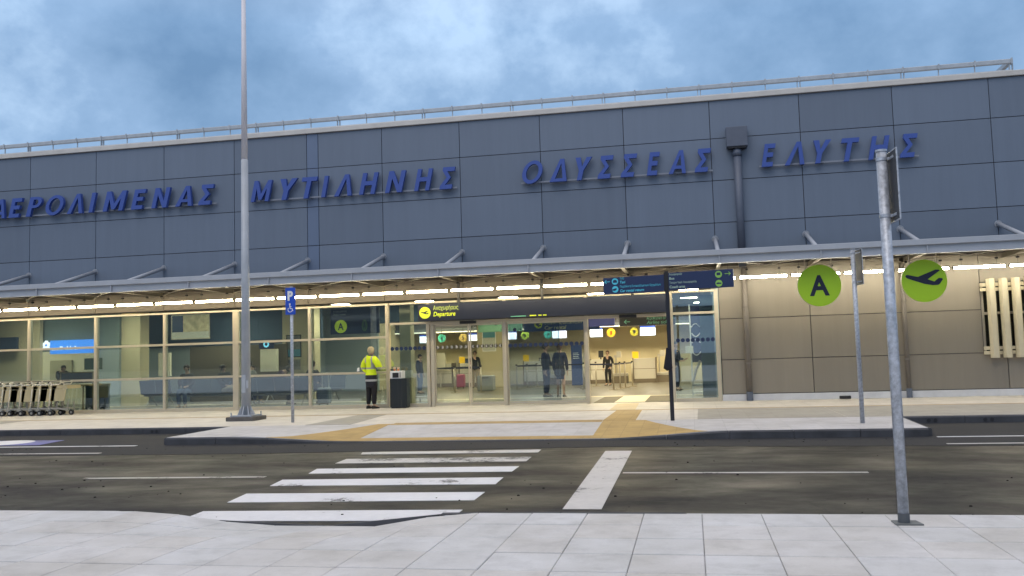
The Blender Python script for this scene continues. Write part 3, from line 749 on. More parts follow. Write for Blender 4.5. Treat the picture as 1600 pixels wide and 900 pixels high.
# ================================================================== roof railing
rr = thing('roof_railing', (-6, 0.5, 7.66), 'galvanised guard rail along the roof edge', 'railing')
XR0, XR1 = -30.0, 8.08
g = MB(); g.cbox(XR0, XR1, 0.46, 0.56, 8.105, 8.215, 0.012); g.box(XR1-.1, XR1, 0.56, 3.2, 8.11, 8.21); g.build('top_rail', m_rail, rr)
g = MB(); g.tube((XR0, 0.51, 7.93), (XR1-.03, 0.51, 7.93), 0.026, n=8); g.tube((XR1-.05, 0.51, 7.93), (XR1-.05, 3.2, 7.93), 0.018, n=8); g.build('mid_rail', m_rail, rr)
for i in range(46):
    x = XR1-0.035-i*0.8377
    if x < XR0: break
    g = MB()
    if i % 3 == 0: g.box(x-.05, x-.03, 0.50, 0.56, 7.66, 8.10); g.box(x+.02, x+.04, 0.50, 0.56, 7.66, 8.10); g.box(x-.03, x+.02, 0.50, 0.53, 7.70, 7.9)
    else: g.box(x-.012, x+.012, 0.50, 0.525, 7.66, 8.10)
    g.cbox(x-.02, x+.02, 0.44, 0.458, 8.09, 8.235, 0.003)
    g.build('post', m_rail, rr)
for y in (1.4, 2.3, 3.2):
    g = MB(); g.box(XR1-.07, XR1-.03, y-.02, y+.02, 7.66, 8.10); g.build('post', m_rail, rr)

# ================================================================== big blue lettering
words = [
 ('ΑΕΡΟΛΙΜΕΝΑΣ', [(-20.279,-19.839),(-19.708,-19.229),(-19.121,-18.581),(-18.453,-17.855),(-17.749,-17.241),(-17.031,-16.779),(-16.57,-15.782),(-15.659,-15.166),(-15.003,-14.395),(-14.254,-13.732),(-13.532,-13.036)], 'first word from the left', 5.81),
 ('ΜΥΤΙΛΗΝΗΣ', [(-11.918,-11.26),(-11.01,-10.50),(-10.381,-9.908),(-9.814,-9.588),(-9.438,-8.936),(-8.713,-8.143),(-7.968,-7.36),(-7.142,-6.604),(-6.432,-5.981)], 'second word from the left', 5.795),
 ('ΟΔΥΣΣΕΑΣ', [(-4.165,-3.618),(-3.447,-2.991),(-2.737,-2.303),(-2.186,-1.747),(-1.589,-1.139),(-0.918,-0.561),(-0.366,0.067),(0.286,0.72)], 'third word, left of the rainwater hopper', 5.79),
 ('ΕΛΥΤΗΣ', [(1.931,2.301),(2.487,2.96),(3.205,3.627),(3.855,4.287),(4.467,4.983),(5.19,5.627)], 'last word, right of the rainwater hopper', 5.81)]
T_ = 0.195
def glyph(ch):
    t = T_
    lam = [(0,0),(t*1.05,0),(.40,.80),(.62,0),(.80,0),(.49,1),(.31,1)]
    li = lambda y: t*1.05+(.40-t*1.05)*y/.80
    ri = lambda y: .62-(.22)*y/.80
    if ch == 'Ε': return [[(0,0),(.55,0),(.55,t),(t,t),(t,.42),(.5,.42),(.5,.42+t),(t,.42+t),(t,1-t),(.55,1-t),(.55,1),(0,1)]]
    if ch == 'Ι': return [[(0,0),(t*1.1,0),(t*1.1,1),(0,1)]]
    if ch == 'Λ': return [lam]
    if ch == 'Α': return [lam, [(li(.2),.2),(ri(.2),.2),(ri(.34),.34),(li(.34),.34)]]
    if ch == 'Δ': return [lam, [(li(0),0),(ri(0),0),(ri(.14),.14),(li(.14),.14)]]
    if ch == 'Ρ':
        o = [(.32+.26*math.sin(math.pi*i/10), .715+.285*math.cos(math.pi*i/10)) for i in range(11)]; n_ = [(.31+.12*math.sin(math.pi*i/10), .715+.145*math.cos(math.pi*i/10)) for i in range(10, -1, -1)]
        return [[(0,0),(t,0),(t,1),(0,1)], [(t,1)]+o+[(t,.43)]+[(t,.57)]+n_+[(t,.86)]]
    if ch == 'Ο':
        out_ = []; n = 28
        for i in range(n):
            a0, a1 = 2*math.pi*i/n, 2*math.pi*(i+1)/n
            f = lambda a, r1, r2: (.42+r1*math.cos(a), .5+r2*math.sin(a))
            out_.append([f(a0,.42,.515), f(a1,.42,.515), f(a1,.26,.36), f(a0,.26,.36)])
        return out_
    if ch == 'Μ': return [[(0,0),(t,0),(t,.62),(.40,.08),(.55,.08),(.95-t,.62),(.95-t,0),(.95,0),(.95,1),(.95-t,1),(.475,.36),(t,1),(0,1)]]
    if ch == 'Ν': return [[(0,0),(t,0),(t,.66),(.75-t,0),(.75,0),(.75,1),(.75-t,1),(.75-t,.34),(t,1),(0,1)]]
    if ch == 'Η': return [[(0,0),(t,0),(t,.42),(.75-t,.42),(.75-t,0),(.75,0),(.75,1),(.75-t,1),(.75-t,.42+t),(t,.42+t),(t,1),(0,1)]]
    if ch == 'Τ': return [[(.35-t/2,0),(.35+t/2,0),(.35+t/2,1-t),(.7,1-t),(.7,1),(0,1),(0,1-t),(.35-t/2,1-t)]]
    if ch == 'Υ': return [[(.35-t/2,0),(.35+t/2,0),(.35+t/2,.42),(.7,1),(.7-t*1.15,1),(.35,.60),(t*1.15,1),(0,1),(.35-t/2,.42)]]
    return [[(0,0),(.62,0),(.62,t),(.25,t),(.48,.52),(.25,1-t),(.62,1-t),(.62,1),(0,1),(0,1-t*.8),(.27,.52),(0,t*.8)]]
for wd, xs, lab, zb in words:
    t = thing('letter_sign', ((xs[0][0]+xs[-1][1])/2, -0.10, zb), 'raised blue slanted Greek capitals on the grey wall, '+lab, 'sign', 'blue word signs on the facade')
    for ch, (a, b) in zip(wd, xs):
        g = MB(); up_ = 6.385-zb
        ps = [[(x+.23*y, y) for x, y in q] for q in glyph(ch)]
        m0 = min(x for q in ps for x, y in q); m1 = max(x for q in ps for x, y in q); kx = (b-a)/(m1-m0)
        for q in ps: g.fprism([(a+(x-m0)*kx, zb+y*up_) for x, y in q], -0.175, -0.08)
        o = g.build('letter', m_letter, t); o['label'] = 'blue letter '+ch
    g = MB(); g.box(xs[0][0]-.05, xs[-1][1]+.02, -0.075, -0.055, zb+0.02, zb+0.06)
    for a, b in xs[::2]: g.box((a+b)/2-.02, (a+b)/2+.02, -0.056, 0.0, zb+0.022, zb+0.058)
    g.build('letter_rail', m_lrail, t)

# ================================================================== inside the terminal
hf = MB(); hf.box(-30, 5.5, 0.13, 19.0, -0.12, 0.0)
hall = tag(hf.build('hall_floor', m_hfloor), 'polished grey beige floor of the departures hall', None, None, 'structure')
g = MB(); g.box(-30, 5.5, 0.42, 19.0, 3.30, 3.36)
tag(g.build('hall_ceiling', m_ceil), 'flat pale ceiling of the departures hall', None, None, 'structure')
flat('entrance_mat', m_mat, [(-2.55,0.3),(-2.02,0.3),(-2.02,3.55),(-2.55,3.55)], 0.0005, 0.006)
flat('entrance_mat', m_mat, [(-1.22,0.3),(-0.50,0.3),(-0.50,3.55),(-1.22,3.55)], 0.0005, 0.006)
flat('cream_path', m_path, [(-2.01,0.3),(-1.23,0.3),(-1.23,3.55),(-2.01,3.55)], 0.0005, 0.006)
flat('cream_stripe', m_path, [(-26,3.56),(3.2,3.56),(3.2,3.95),(-26,3.95)], 0.0005, 0.005)
def wall(x0, x1, y0, y1, z0, z1, mat, name='interior_wall'):
    g = MB(); g.box(x0, x1, y0, y1, z0, z1); return g.build(name, mat, bld)
# back wall of the check-in hall, side walls and the left-hand rooms
wall(-13.2, 5.4, 17.6, 17.8, 0, 3.3, m_wall)
wall(3.2, 3.35, 0.5, 17.6, 0, 3.3, m_wall)
wall(-30, -15.6, 7.2, 7.35, 0, 3.3, m_wallg)
wall(-20.0, -13.2, 13.6, 13.75, 0, 3.3, m_wallg)
wall(-15.75, -15.6, 7.35, 13.6, 0, 3.3, m_wallg)
wall(-13.35, -13.2, 13.75, 17.8, 0, 3.3, m_wall)
wall(-8.90, -7.74, 14.0, 15.0, 0, 3.3, m_wall, 'wall_block')
wall(-8.02, -7.70, 1.0, 1.34, 0, 3.29, m_wall, 'column')
wall(-18.84, -18.13, 4.0, 4.5, 0, 3.29, m_wall, 'column')
wall(-14.15, -12.95, 6.4, 6.9, 0, 3.29, m_wall, 'column')
wall(0.62, 0.90, 2.8, 3.1, 0, 3.29, m_wallg, 'column')
slate = pm('slate_upper_wall', (0.050, 0.085, 0.13), 0.8)
wall(-30, -15.4, 7.05, 7.19, 1.98, 3.3, slate, 'upper_wall'); wall(-15.39, -12.96, 7.05, 7.19, 2.0, 3.3, slate, 'upper_wall'); wall(-12.0, -8.2, 8.0, 8.1, 2.62, 3.3, slate, 'upper_wall')
wall(0.26, 0.61, 1.2, 1.25, 0.0, 2.75, pm('teal_screen', (0.09,0.15,0.15), 0.5, 0, 0.2, 1.5), 'side_screen')
# dark ceiling bulkhead with its lit cornice over the desks
wall(-17.5, 3.2, 16.0, 16.15, 2.62, 3.3, pm('bulkhead_dark', (0.10,0.10,0.11), 0.8), 'ceiling_bulkhead')
g = MB(); g.box(-16.9, 3.1, 15.90, 15.99, 2.44, 2.485)
t = thing('cornice_light', (-7, 15.95, 2.44), 'thin lit cornice line above the check-in desks', 'light')
g.build('light_tube', pm('cornice_glow', (0.9,0.85,0.7), 0.5, emit=(1.0,0.85,0.6), es=1.6), t)
g = MB(); g.box(-16.9, 3.1, 15.90, 15.998, 2.486, 2.62); g.build('light_housing', m_ceil, t)

random.seed(4)
first = None
for (x, y) in [(-27,2.5),(-24,4.5),(-21,2.2),(-18,2.6),(-15,2.4),(-12,2.4),(-9.4,2.6),(-6.2,2.6),(-3.0,2.6),(-1.2,2.2),(1.6,2.4),
               (-16,5.6),(-12,6.5),(-9,6.8),(-6,6.6),(-3,6.6),(0,6.6),(2.2,6.6),(-12,11),(-9,11),(-6,11),(-3,11),(0,11),(2.2,11),
               (-11.5,14.6),(-10,14.6),(-6.8,14.6),(-5,14.6),(-3.3,14.6),(-1.5,14.6),(0.5,14.6),(2.2,14.6),(-22,10.5),(-18,10.5)]:
    if first is None:
        first = thing('ceiling_light', (x, y, 3.27), 'square lit panel recessed in the hall ceiling', 'light', 'square lights in the hall ceiling')
        g = MB(); g.box(x-.3, x+.3, y-.3, y+.3, 3.272, 3.285); g.build('diffuser', m_ceil_l, first)
        g = MB()
        for a, b, c, d in ((x-.34,x+.34,y-.34,y-.301),(x-.34,x+.34,y+.301,y+.34),(x-.34,x-.301,y-.301,y+.301),(x+.301,x+.34,y-.301,y+.301)): g.box(a, b, c, d, 3.265, 3.298)
        g.build('frame', m_ceil, first)
    else: move_to(copy_tree(first), (x, y, 3.27))

# kiosk on the left: bright opening, lit blue sign, counter
wall(-24.08, -21.32, 6.2, 6.3, 0, 2.1, m_wallw, 'kiosk_wall')
wall(-24.8, -21.65, 3.6, 3.75, 0, 3.29, m_wall, 'interior_wall')
wall(-22.19, -18.86, 3.9, 4.0, 1.90, 3.29, pm('header_teal', (0.17,0.22,0.22), 0.8), 'kiosk_header')
wall(-23.24, -22.34, 6.10, 6.19, 0.9, 1.62, pm('kiosk_beige', (0.45,0.42,0.30), 0.8), 'kiosk_board')
wall(-19.68, -18.86, 3.9, 4.0, 0, 1.899, m_wallg, 'interior_wall')
t = thing('kiosk_light', (-21.0, 4.6, 2.15), 'lit strip inside the bright kiosk at the left', 'light')
g = MB(); g.box(-22.3, -20.2, 4.5, 4.8, 2.18, 2.21); g.build('light_tube', pm('kiosk_glow', (0.9,0.9,0.8), 0.5, emit=(1.0,0.93,0.66), es=9), t)
t = thing('kiosk_sign', (-20.0, 3.8, 1.85), 'lit blue kiosk sign with a white flower emblem at its left end', 'sign')
kb = pm('kiosk_blue', (0.05,0.25,0.8), 0.4, emit=(0.08,0.30,0.95), es=0.9); kw = pm('kiosk_white', (0.9,0.9,0.9), 0.4, emit=(0.85,0.93,1.0), es=1.5)
g = MB(); g.cbox(-21.37, -19.68, 3.74, 3.86, 1.81, 2.27, 0.004); g.build('sign_box', kb, t)
g = MB()
for k in range(5):
    a = R(90+72*k); g.disc(-21.54+0.10*math.cos(a), 2.12+0.10*math.sin(a), 0.062, 3.76, 3.80, 14)
fl = g.build('flower_emblem', kw, t); g = MB(); g.disc(-21.54, 2.12, 0.04, 3.752, 3.762, 12); g.build('flower_centre', kb, fl)
g = MB(); add_text(g, 'Ουzεrί', 0, 0, 0, .1) if 0 else None
xx = -21.29
random.seed(2)
for w_ in (0.05,0.045,0.05,0.045,0.05,0.04,0.05,0.02,0,0.045,0.04,0.05,0.04,0.05,0,0.02,0.02,0.05):
    if w_: g.cbox(xx, xx+w_, 3.730, 3.739, 1.94, 2.02+random.choice((0,0.0,0.045)), 0.003)
    xx += (w_ or 0.05)+0.013
g.build('sign_strokes', kw, t)
# table with a dark display board, near the glass
t = thing('display_desk', (-18.6, 1.5, 0), 'tall wooden framed desk with a dark display board behind the trolleys', 'desk')
g = MB(); g.cbox(-19.16, -18.08, 1.48, 1.52, 0.84, 1.155, 0.004); g.build('display_board', pm('board_dark', (0.012,0.018,0.03), 0.3), t)
mw = pm('tan_wood', (0.30,0.22,0.11), 0.6, 0, 0.15, 6)
g = MB(); g.box(-19.2,-18.04,1.46,1.54,1.156,1.19); g.box(-19.2,-19.161,1.46,1.54,0.80,1.155); g.box(-18.079,-18.04,1.46,1.54,0.78,1.155); g.box(-19.2,-18.04,1.3,1.9,0.76,0.80)
g.build('frame', mw, t)
for x in (-19.17, -18.42, -18.07):
    g = MB(); g.box(x-.02, x+.02, 1.5, 1.54, 0, 0.76); g.build('leg', mw, t)
g = MB(); g.path([(-18.5,1.28,0.86),(-18.72,1.28,0.80),(-18.8,1.28,0.6),(-18.72,1.28,0.4),(-18.78,1.28,0.18)], 0.008, 6); g.build('cable', m_wpaint, t)
wall(-19.0, -18.2, 2.4, 2.5, 0, 0.78, pm('teal_dark', (0.03,0.06,0.08), 0.6), 'low_partition')
# backdrops seen through the left bays
wall(-24.3, -22.3, 3.3, 3.4, 1.95, 2.42, pm('slate_board', (0.03,0.05,0.09), 0.5), 'dark_board')
wall(-18.1, -17.66, 5.0, 5.1, 0.95, 1.75, m_wallw, 'bright_niche')
wall(-19.5, -18.9, 3.0, 3.1, 1.25, 1.62, pm('board_green', (0.06,0.09,0.08), 0.5), 'dark_board')
wall(-17.62, -13.9, 6.2, 6.3, 0.0, 1.95, pm('brown_dark', (0.13,0.11,0.075), 0.8), 'dark_screen_wall')
wall(-13.98, -13.72, 5.0, 5.06, 1.1, 1.75, m_wallw, 'bright_niche')
wall(-14.80, -14.16, 6.0, 6.1, 1.0, 1.78, m_wallw, 'bright_niche')
def poster(x0, x1, z0, z1, y, label, bands, frame=m_frame, cat='poster', name='poster'):
    t = thing(name, ((x0+x1)/2, y, z0), label, cat)
    g = MB(); f = 0.03
    g.box(x0, x1, y-0.02, y, z1-f, z1); g.box(x0, x1, y-0.02, y, z0, z0+f); g.box(x0, x0+f, y-0.02, y, z0+f, z1-f); g.box(x1-f, x1, y-0.02, y, z0+f, z1-f)
    g.build('frame', frame, t)
    for (a, b, c, d, mt) in bands:
        g = MB(); g.box(x0+f+(x1-x0-2*f)*a, x0+f+(x1-x0-2*f)*b-0.001, y-0.015, y-0.003, z0+f+(z1-z0-2*f)*c, z0+f+(z1-z0-2*f)*d-0.001); g.build('print', mt, t)
    return t
mp_dark = pm('print_navy', (0.02,0.05,0.12), 0.5); mp_teal = pm('print_teal', (0.08,0.28,0.36), 0.5); mp_pale = pm('print_pale', (0.55,0.55,0.48), 0.5)
mp_grey = pm('print_grey', (0.20,0.21,0.20), 0.5, 0, 0.3, 6); mp_warm = pm('print_warm', (0.50,0.42,0.25), 0.5, 0, 0.4, 5, emit=(0.5,0.42,0.25), es=0.15)
poster(-16.97, -15.57, 2.16, 2.98, 4.0, 'wide lit picture panel high on the dark wall', [(0,0.30,0.28,1,mp_dark),(0.30,1,0.28,1,mp_warm),(0,1,0,0.28,mp_pale)])
poster(-13.98, -13.42, 1.47, 2.26, 6.36, 'tall grey and teal poster on the pale column', [(0,1,0.34,1,mp_grey),(0,1,0,0.34,mp_teal)], m_dark)
poster(-14.0, -13.45, 1.02, 1.40, 6.36, 'small pale notice below the grey and teal poster', [(0,1,0,1,mp_grey)], m_cream)
poster(-8.67, -8.08, 1.52, 2.37, 13.98, 'white framed poster with a teal band on the beige block', [(0,1,0.70,1,mp_teal),(0,1,0,0.70,mp_pale)], m_wpaint)
poster(-10.42, -10.18, 0.96, 1.25, 17.55, 'small dark square notice behind the left desks', [(0,1,0,1,mp_dark)], m_board)
poster(-6.86, -6.62, 0.88, 1.18, 17.55, 'small framed notice behind the middle desks', [(0,1,0,1,mp_pale)], m_dark)
t = thing('tea_sign', (-14.5, 5.9, 1.8), 'small blue sign with a glowing white ring', 'sign')
g = MB(); g.box(-14.80, -14.24, 5.9, 5.94, 1.80, 2.09); g.build('sign_board', m_navy, t)
g = MB(); n = 24; ro, ri = 0.11, 0.055; vs = []
for rr_ in (ro, ri):
    for k in range(n): vs.append((-14.52+rr_*math.cos(2*math.pi*k/n), 5.895, 1.95+rr_*math.sin(2*math.pi*k/n)))
g.add(vs, [(k, (k+1)%n, n+(k+1)%n, n+k) for k in range(n)]); g.build('ring', pm('ring_glow', (0.3,0.8,0.95), 0.4, emit=(0.3,0.8,0.95), es=1.2), t)

# plane pictogram, unit size, nose to the left
PLANE = [(-0.76,0.17),(-0.74,0.235),(-0.66,0.25),(-0.24,0.145),(0.50,0.435),(0.63,0.43),(0.68,0.385),(0.16,0.02),(0.43,-0.09),(0.62,0.06),(0.75,0.045),(0.79,0.0),(0.65,-0.20),(0.58,-0.245),(0.36,-0.25),(0.02,-0.18),(-0.40,-0.02),(-0.70,0.10)]
def plane(g, cx, cz, s, y0, y1): g.fprism([(cx+p[0]*s, cz+p[1]*s) for p in PLANE], y0, y1)
def arrow(g, cx, cz, s, d, y0, y1, t=0.16):
    g.fprism([(cx-s, cz-t*s*.5), (cx+s*.8, cz-t*s*.5), (cx+s*.8, cz+t*s*.5), (cx-s, cz+t*s*.5)], y0, y1)
    for q in (1, -1):
        p = [(cx+d*s, cz), (cx+d*(s-0.62*s), cz+q*.62*s), (cx+d*(s-0.80*s), cz+q*.55*s), (cx+d*(s-.28*s), cz)]
        g.fprism(p if d*q > 0 else p[::-1], y0-.0005, y1)
# hanging signs in the hall
def hang(name, x0, x1, z0, z1, y, mat, label, th=0.08, rods=True, top=3.3):
    t = thing(name, ((x0+x1)/2, y, z0), label, 'sign')
    g = MB(); g.cbox(x0, x1, y, y+th, z0, z1, 0.004); g.build('sign_board', mat, t)
    if rods:
        g = MB()
        for x in (x0+.15*(x1-x0), x1-.15*(x1-x0)): g.tube((x, y+th/2, z1), (x, y+th/2, top), 0.01, n=6)
        g.build('hanger_rod', m_dark, t)
    return t
t = hang('airline_ticket_sign', -2.24, -0.45, 2.14, 2.52, 6.0, pm('sign_black', (0.012,0.014,0.016), 0.4), 'black hanging sign for airline tickets with a green arrow')
g = MB(); arrow(g, -1.98, 2.275, 0.11, -1, 5.994, 5.999); add_text(g, 'Airline tickets', -1.36, 5.997, 2.185, 0.15, shear=0.2, fitw=0.83, ext=0.002); add_text(g, 'Αεροπορικά εισιτήρια', -1.36, 5.997, 2.325, 0.13, fitw=0.88, ext=0.002); g.build('lettering', m_mint, t)
t = hang('violet_sign', -3.24, -2.40, 2.165, 2.51, 6.1, pm('sign_violet', (0.08,0.10,0.42), 0.4), 'plain violet blue hanging sign left of the black ticket sign')
t = hang('car_rental_sign', -5.42, -2.9, 2.075, 2.46, 6.2, pm('sign_blue_deep', (0.015,0.05,0.17), 0.4), 'blue hanging sign for car rental with a yellow disc')
g = MB(); g.disc(-4.93, 2.30, 0.13, 6.194, 6.199, 24); di = g.build('icon_disc', m_yel, t)
g = MB(); g.fprism([(-5.02,2.27),(-4.98,2.27),(-4.93,2.22),(-4.83,2.25),(-4.85,2.29),(-4.92,2.29),(-4.87,2.34),(-4.99,2.36),(-5.03,2.33)], 6.19, 6.1935); g.build('icon_key', m_navy, di)
g = MB(); add_text(g, 'Car rental', -4.72, 6.197, 2.13, 0.17, shear=0.2, fitw=0.72, ext=0.002); add_text(g, 'Ενοικιάσεις αυτοκινήτων', -4.72, 6.197, 2.30, 0.14, fitw=1.25, ext=0.002); g.build('lettering', pm('text_cream', (0.62,0.62,0.30), 0.5), t)
t = hang('mint_sign', -7.65, -6.0, 2.19, 2.60, 9.0, pm('sign_mint', (0.30,0.62,0.45), 0.5), 'mint green hanging sign above the beige block')
g = MB(); g.disc(-6.98, 2.50, 0.075, 8.992, 8.999, 20); g.disc(-6.28, 2.245, 0.07, 8.992, 8.999, 20); arrow(g, -6.1, 2.245, 0.07, 1, 8.993, 8.999); g.build('pictograms', m_navy, t)
g = MB(); add_text(g, 'Check-in 4-5', -7.3, 8.997, 2.24, 0.09, ext=0.002) if 0 else g.box(-6.8, -6.5, 8.996, 8.999, 2.25, 2.27); g.build('lettering', m_navy, t)

# flight monitors and the round desk numbers
for nm, (x0, z0), (x1, z1), lb in (('m', (-11.751,1.983), (-11.13,2.342), 'leftmost lit monitor over the desks, beside disc 4'),
        ('m', (-9.55,2.01), (-9.10,2.345), 'lit monitor right of the tan disc 5'), ('m', (-7.80,2.015), (-7.38,2.385), 'lit monitor left of the green disc 6'),
        ('m', (-5.82,2.0), (-5.20,2.38), 'lit monitor behind the couple, beside disc 7'), ('m', (-4.19,2.0), (-3.66,2.385), 'lit monitor left of the orange disc 8'),
        ('m', (-2.07,1.99), (-1.44,2.395), 'rightmost lit monitor, right of disc 9'), ('m', (-15.53,1.985), (-14.92,2.26), 'lit monitor far left, seen beside the woman in yellow')):
    t = thing('flight_monitor', ((x0+x1)/2, 15, z0), lb, 'monitor', 'flight monitors over the check-in desks')
    g = MB(); g.cbox(x0-.02, x1+.02, 15.0, 15.06, z0-.02, z1+.02, 0.004); g.build('casing', m_black, t)
    g = MB(); g.box(x0, x1, 14.99, 14.999, z0, z1-.07); g.build('screen', m_screen, t)
    g = MB(); g.box(x0, x1, 14.99, 14.999, z1-.069, z1); g.build('screen_band', m_scrblue, t)
    g = MB(); g.tube(((x0+x1)/2, 15.03, z1+.02), ((x0+x1)/2, 15.03, 3.3), 0.015, n=6); g.build('bracket', m_dark, t)
for x, z, n_, col, lb in ((-10.775,2.168,'4',(0.06,0.40,0.32),'teal'), (-9.80,2.169,'5',(0.42,0.31,0.10),'tan'), (-7.033,2.18,'6',(0.30,0.42,0.06),'leaf green'),
        (-6.02,2.174,'7',(0.05,0.36,0.34),'deep teal'), (-3.304,2.163,'8',(0.75,0.42,0.02),'orange'), (-2.33,2.17,'9',(0.38,0.36,0.03),'olive')):
    t = thing('number_disc', (x, 15.1, z-.18), lb+' round desk sign reading '+n_, 'sign', 'round desk numbers over the check-in')
    g = MB(); g.disc(x, z, 0.18, 15.1, 15.14, 28); g.build('disc', pm('disc_'+lb.replace(' ', '_'), col, 0.5), t)
    g = MB(); add_text(g, n_, x-.055, 15.096, z-.085, 0.2, fitw=0.11, fith=0.17, ext=0.002, bold=0.006); g.build('numeral', m_board if n_ not in '8' else pm('num_red', (0.3,0.05,0.01), 0.5), t)
    g = MB(); g.tube((x, 15.12, z+.18), (x, 15.12, 3.3), 0.01, n=6); g.build('hanger_rod', m_dark, t)
t = thing('brown_disc', (-14.6, 15.0, 1.5), 'plain brown oval disc seen just left of the woman in yellow', 'sign')
g = MB(); g.disc(-14.6, 1.76, 0.24, 15.0, 15.04, 28, rz=0.29); g.build('disc', pm('disc_brown', (0.17,0.11,0.04), 0.6), t)  # plain brown oval without a numeral
g = MB(); g.tube((-14.6, 15.02, 2.05), (-14.6, 15.02, 3.3), 0.012, n=6); g.build('hanger_rod', m_dark, t)

# check-in desks
m_desk = pm('desk_front', (0.50,0.47,0.40), 0.55); m_deskb = pm('desk_base', (0.16,0.13,0.09), 0.6); m_steel = pm('belt_steel', (0.45,0.42,0.36), 0.35, 0.4)
def desk(x, lb, y=15.6, monitor=False, notice=False):
    t = thing('checkin_desk', (x, y, 0), lb, 'desk', 'check-in desks along the back wall')
    g = MB(); g.cbox(x-.46, x+.46, y, y+0.7, 0.17, 1.04, 0.006); g.build('counter', m_desk, t)
    g = MB(); g.box(x-.46, x+.46, y+.01, y+0.7, 0, 0.168); g.build('base', m_deskb, t)
    g = MB(); g.box(x-.46, x+.46, y-.006, y-.0005, 0.585, 0.605); g.build('groove', m_deskb, t)
    g = MB(); g.box(x-.5, x-.462, y-.03, y+.7, 0, 1.07); g.box(x+.462, x+.5, y-.03, y+.7, 0, 1.07); g.build('side_panel', m_deskb, t)
    g = MB(); g.cbox(x+.502, x+1.12, y+.1, y+.75, 0.30, 0.42, 0.01); g.build('belt', m_steel, t)
    g = MB(); g.box(x+.502, x+1.12, y+.12, y+.73, 0, 0.298); g.build('belt_base', m_deskb, t)
    g = MB(); g.tube((x+.62, y+.5, 0.42), (x+.62, y+.5, 1.2), 0.03, n=8); g.cbox(x+.66, x+.86, y+.42, y+.46, 1.1, 1.36, 0.01); g.box(x+.55, x+.72, y+.44, y+.5, 1.1, 1.2); g.build('scale_display', m_steel, t)
    if monitor:
        g = MB(); g.cbox(x-.1, x+.12, y+.2, y+.24, 1.12, 1.42, 0.006); g.tube((x, y+.22, 1.04), (x, y+.22, 1.12), 0.03, n=8); g.build('monitor', m_black, t)
    if notice:
        g = MB(); g.cbox(x-.5, x-.24, y+.06, y+.075, 1.042, 1.33, 0.002); g.build('notice', pm('notice_yellow', (0.75,0.47,0.01), 0.5, emit=(0.8,0.5,0.02), es=0.25), t)
    return t
desk(-1.98, 'desk with a yellow notice under disc 9', notice=True)
desk(-3.85, 'desk behind the person in black with an upright monitor', monitor=True)
desk(-6.75, 'middle desk with a yellow notice left of the couple', notice=True)
desk(-9.65, 'desk with a yellow notice behind the man in the hall', notice=True)
desk(-10.95, 'leftmost desk below the tall pale panel', monitor=False)
desk(-5.3, 'desk hidden behind the couple in navy')
t = thing('pale_panel', (-10.95, 15.5, 0), 'tall pale upright panel below disc 4', 'panel')
g = MB(); g.cbox(-11.20, -10.70, 15.38, 15.42, 0.76, 1.53, 0.004); g.build('board', m_desk, t); g = MB(); g.box(-10.98, -10.92, 15.39, 15.41, 0, 0.76); g.build('stand', m_steel, t)

# queue barriers
m_st = pm('barrier_metal', (0.40,0.36,0.28), 0.35, 0.5); m_belt = pm('belt_navy', (0.01,0.015,0.05), 0.7)
st0 = None
def stanchion(x, y, lb, h=0.92):
    global st0
    if st0 is None:
        t = thing('queue_post', (x, y, 0), lb, 'queue post', 'metal queue posts in the hall')
        g = MB(); g.tube((x,y,0.015),(x,y,h),0.03,n=12); g.smooth = True; g.build('post', m_st, t)
        g = MB(); g.tube((x,y,0.0),(x,y,0.02),0.17,n=20); g.build('base', m_st, t)
        g = MB(); g.tube((x,y,h),(x,y,h+.05),0.038,n=12); g.build('belt_head', m_black, t); st0 = t
    else:
        t = copy_tree(st0); move_to(t, (x, y, 0)); t['label'] = lb
    return t
def belt(pts, lb, z=0.90):
    g = MB()
    for a, b in zip(pts, pts[1:]):
        a = Vector(a); b = Vector(b); d = (b-a).normalized(); n = Vector((-d.y, d.x))*0.003
        a = a+d*.03; b = b-d*.03
        g.add([(a.x-n.x,a.y-n.y,z-.025),(b.x-n.x,b.y-n.y,z-.025),(b.x+n.x,b.y+n.y,z-.025),(a.x+n.x,a.y+n.y,z-.025),(a.x-n.x,a.y-n.y,z+.025),(b.x-n.x,b.y-n.y,z+.025),(b.x+n.x,b.y+n.y,z+.025),(a.x+n.x,a.y+n.y,z+.025)],
              [(0,3,2,1),(4,5,6,7),(0,1,5,4),(1,2,6,5),(2,3,7,6),(3,0,4,7)])
    tag(g.build('queue_belt', m_belt), lb, 'belt')
A = [(-9.95,10.4),(-9.2,11.2),(-8.55,8.9),(-8.3,12.0)]
for p, lb in zip(A, ('left queue post behind the left door leaf', 'queue post between the left door leaves', 'nearest queue post behind the left door leaf', 'queue post beside the man in the hall')): stanchion(p[0], p[1], lb)
belt([(-9.95,10.4),(-8.55,8.9),(-7.6,9.0)], 'navy belt strung across behind the left door leaf')
belt([(-9.95,10.4),(-9.2,11.2),(-8.3,12.0)], 'navy belt receding towards the man in the hall')
stanchion(-7.6, 9.0, 'queue post behind the meeting of the door leaves')
B = [(-6.59,10.7),(-6.5,12.4),(-6.3,13.6),(-5.0,10.9),(-4.0,10.6),(-3.75,12.6)]
for p, lb in zip(B, ('queue post left of the man in navy', 'second queue post left of the man in navy', 'farthest queue post left of the man in navy', 'queue post hidden behind the couple', 'queue post right of the woman in navy', 'farther queue post right of the woman in navy')): stanchion(p[0], p[1], lb)
belt([B[0], B[3], B[4]], 'navy belt passing behind the couple'); belt([B[0], B[1], B[2]], 'navy belt running back left of the couple')
Cc = [(-2.72,8.6),(-2.55,9.4),(-2.45,10.5),(-2.25,11.6),(-3.75,9.2)]
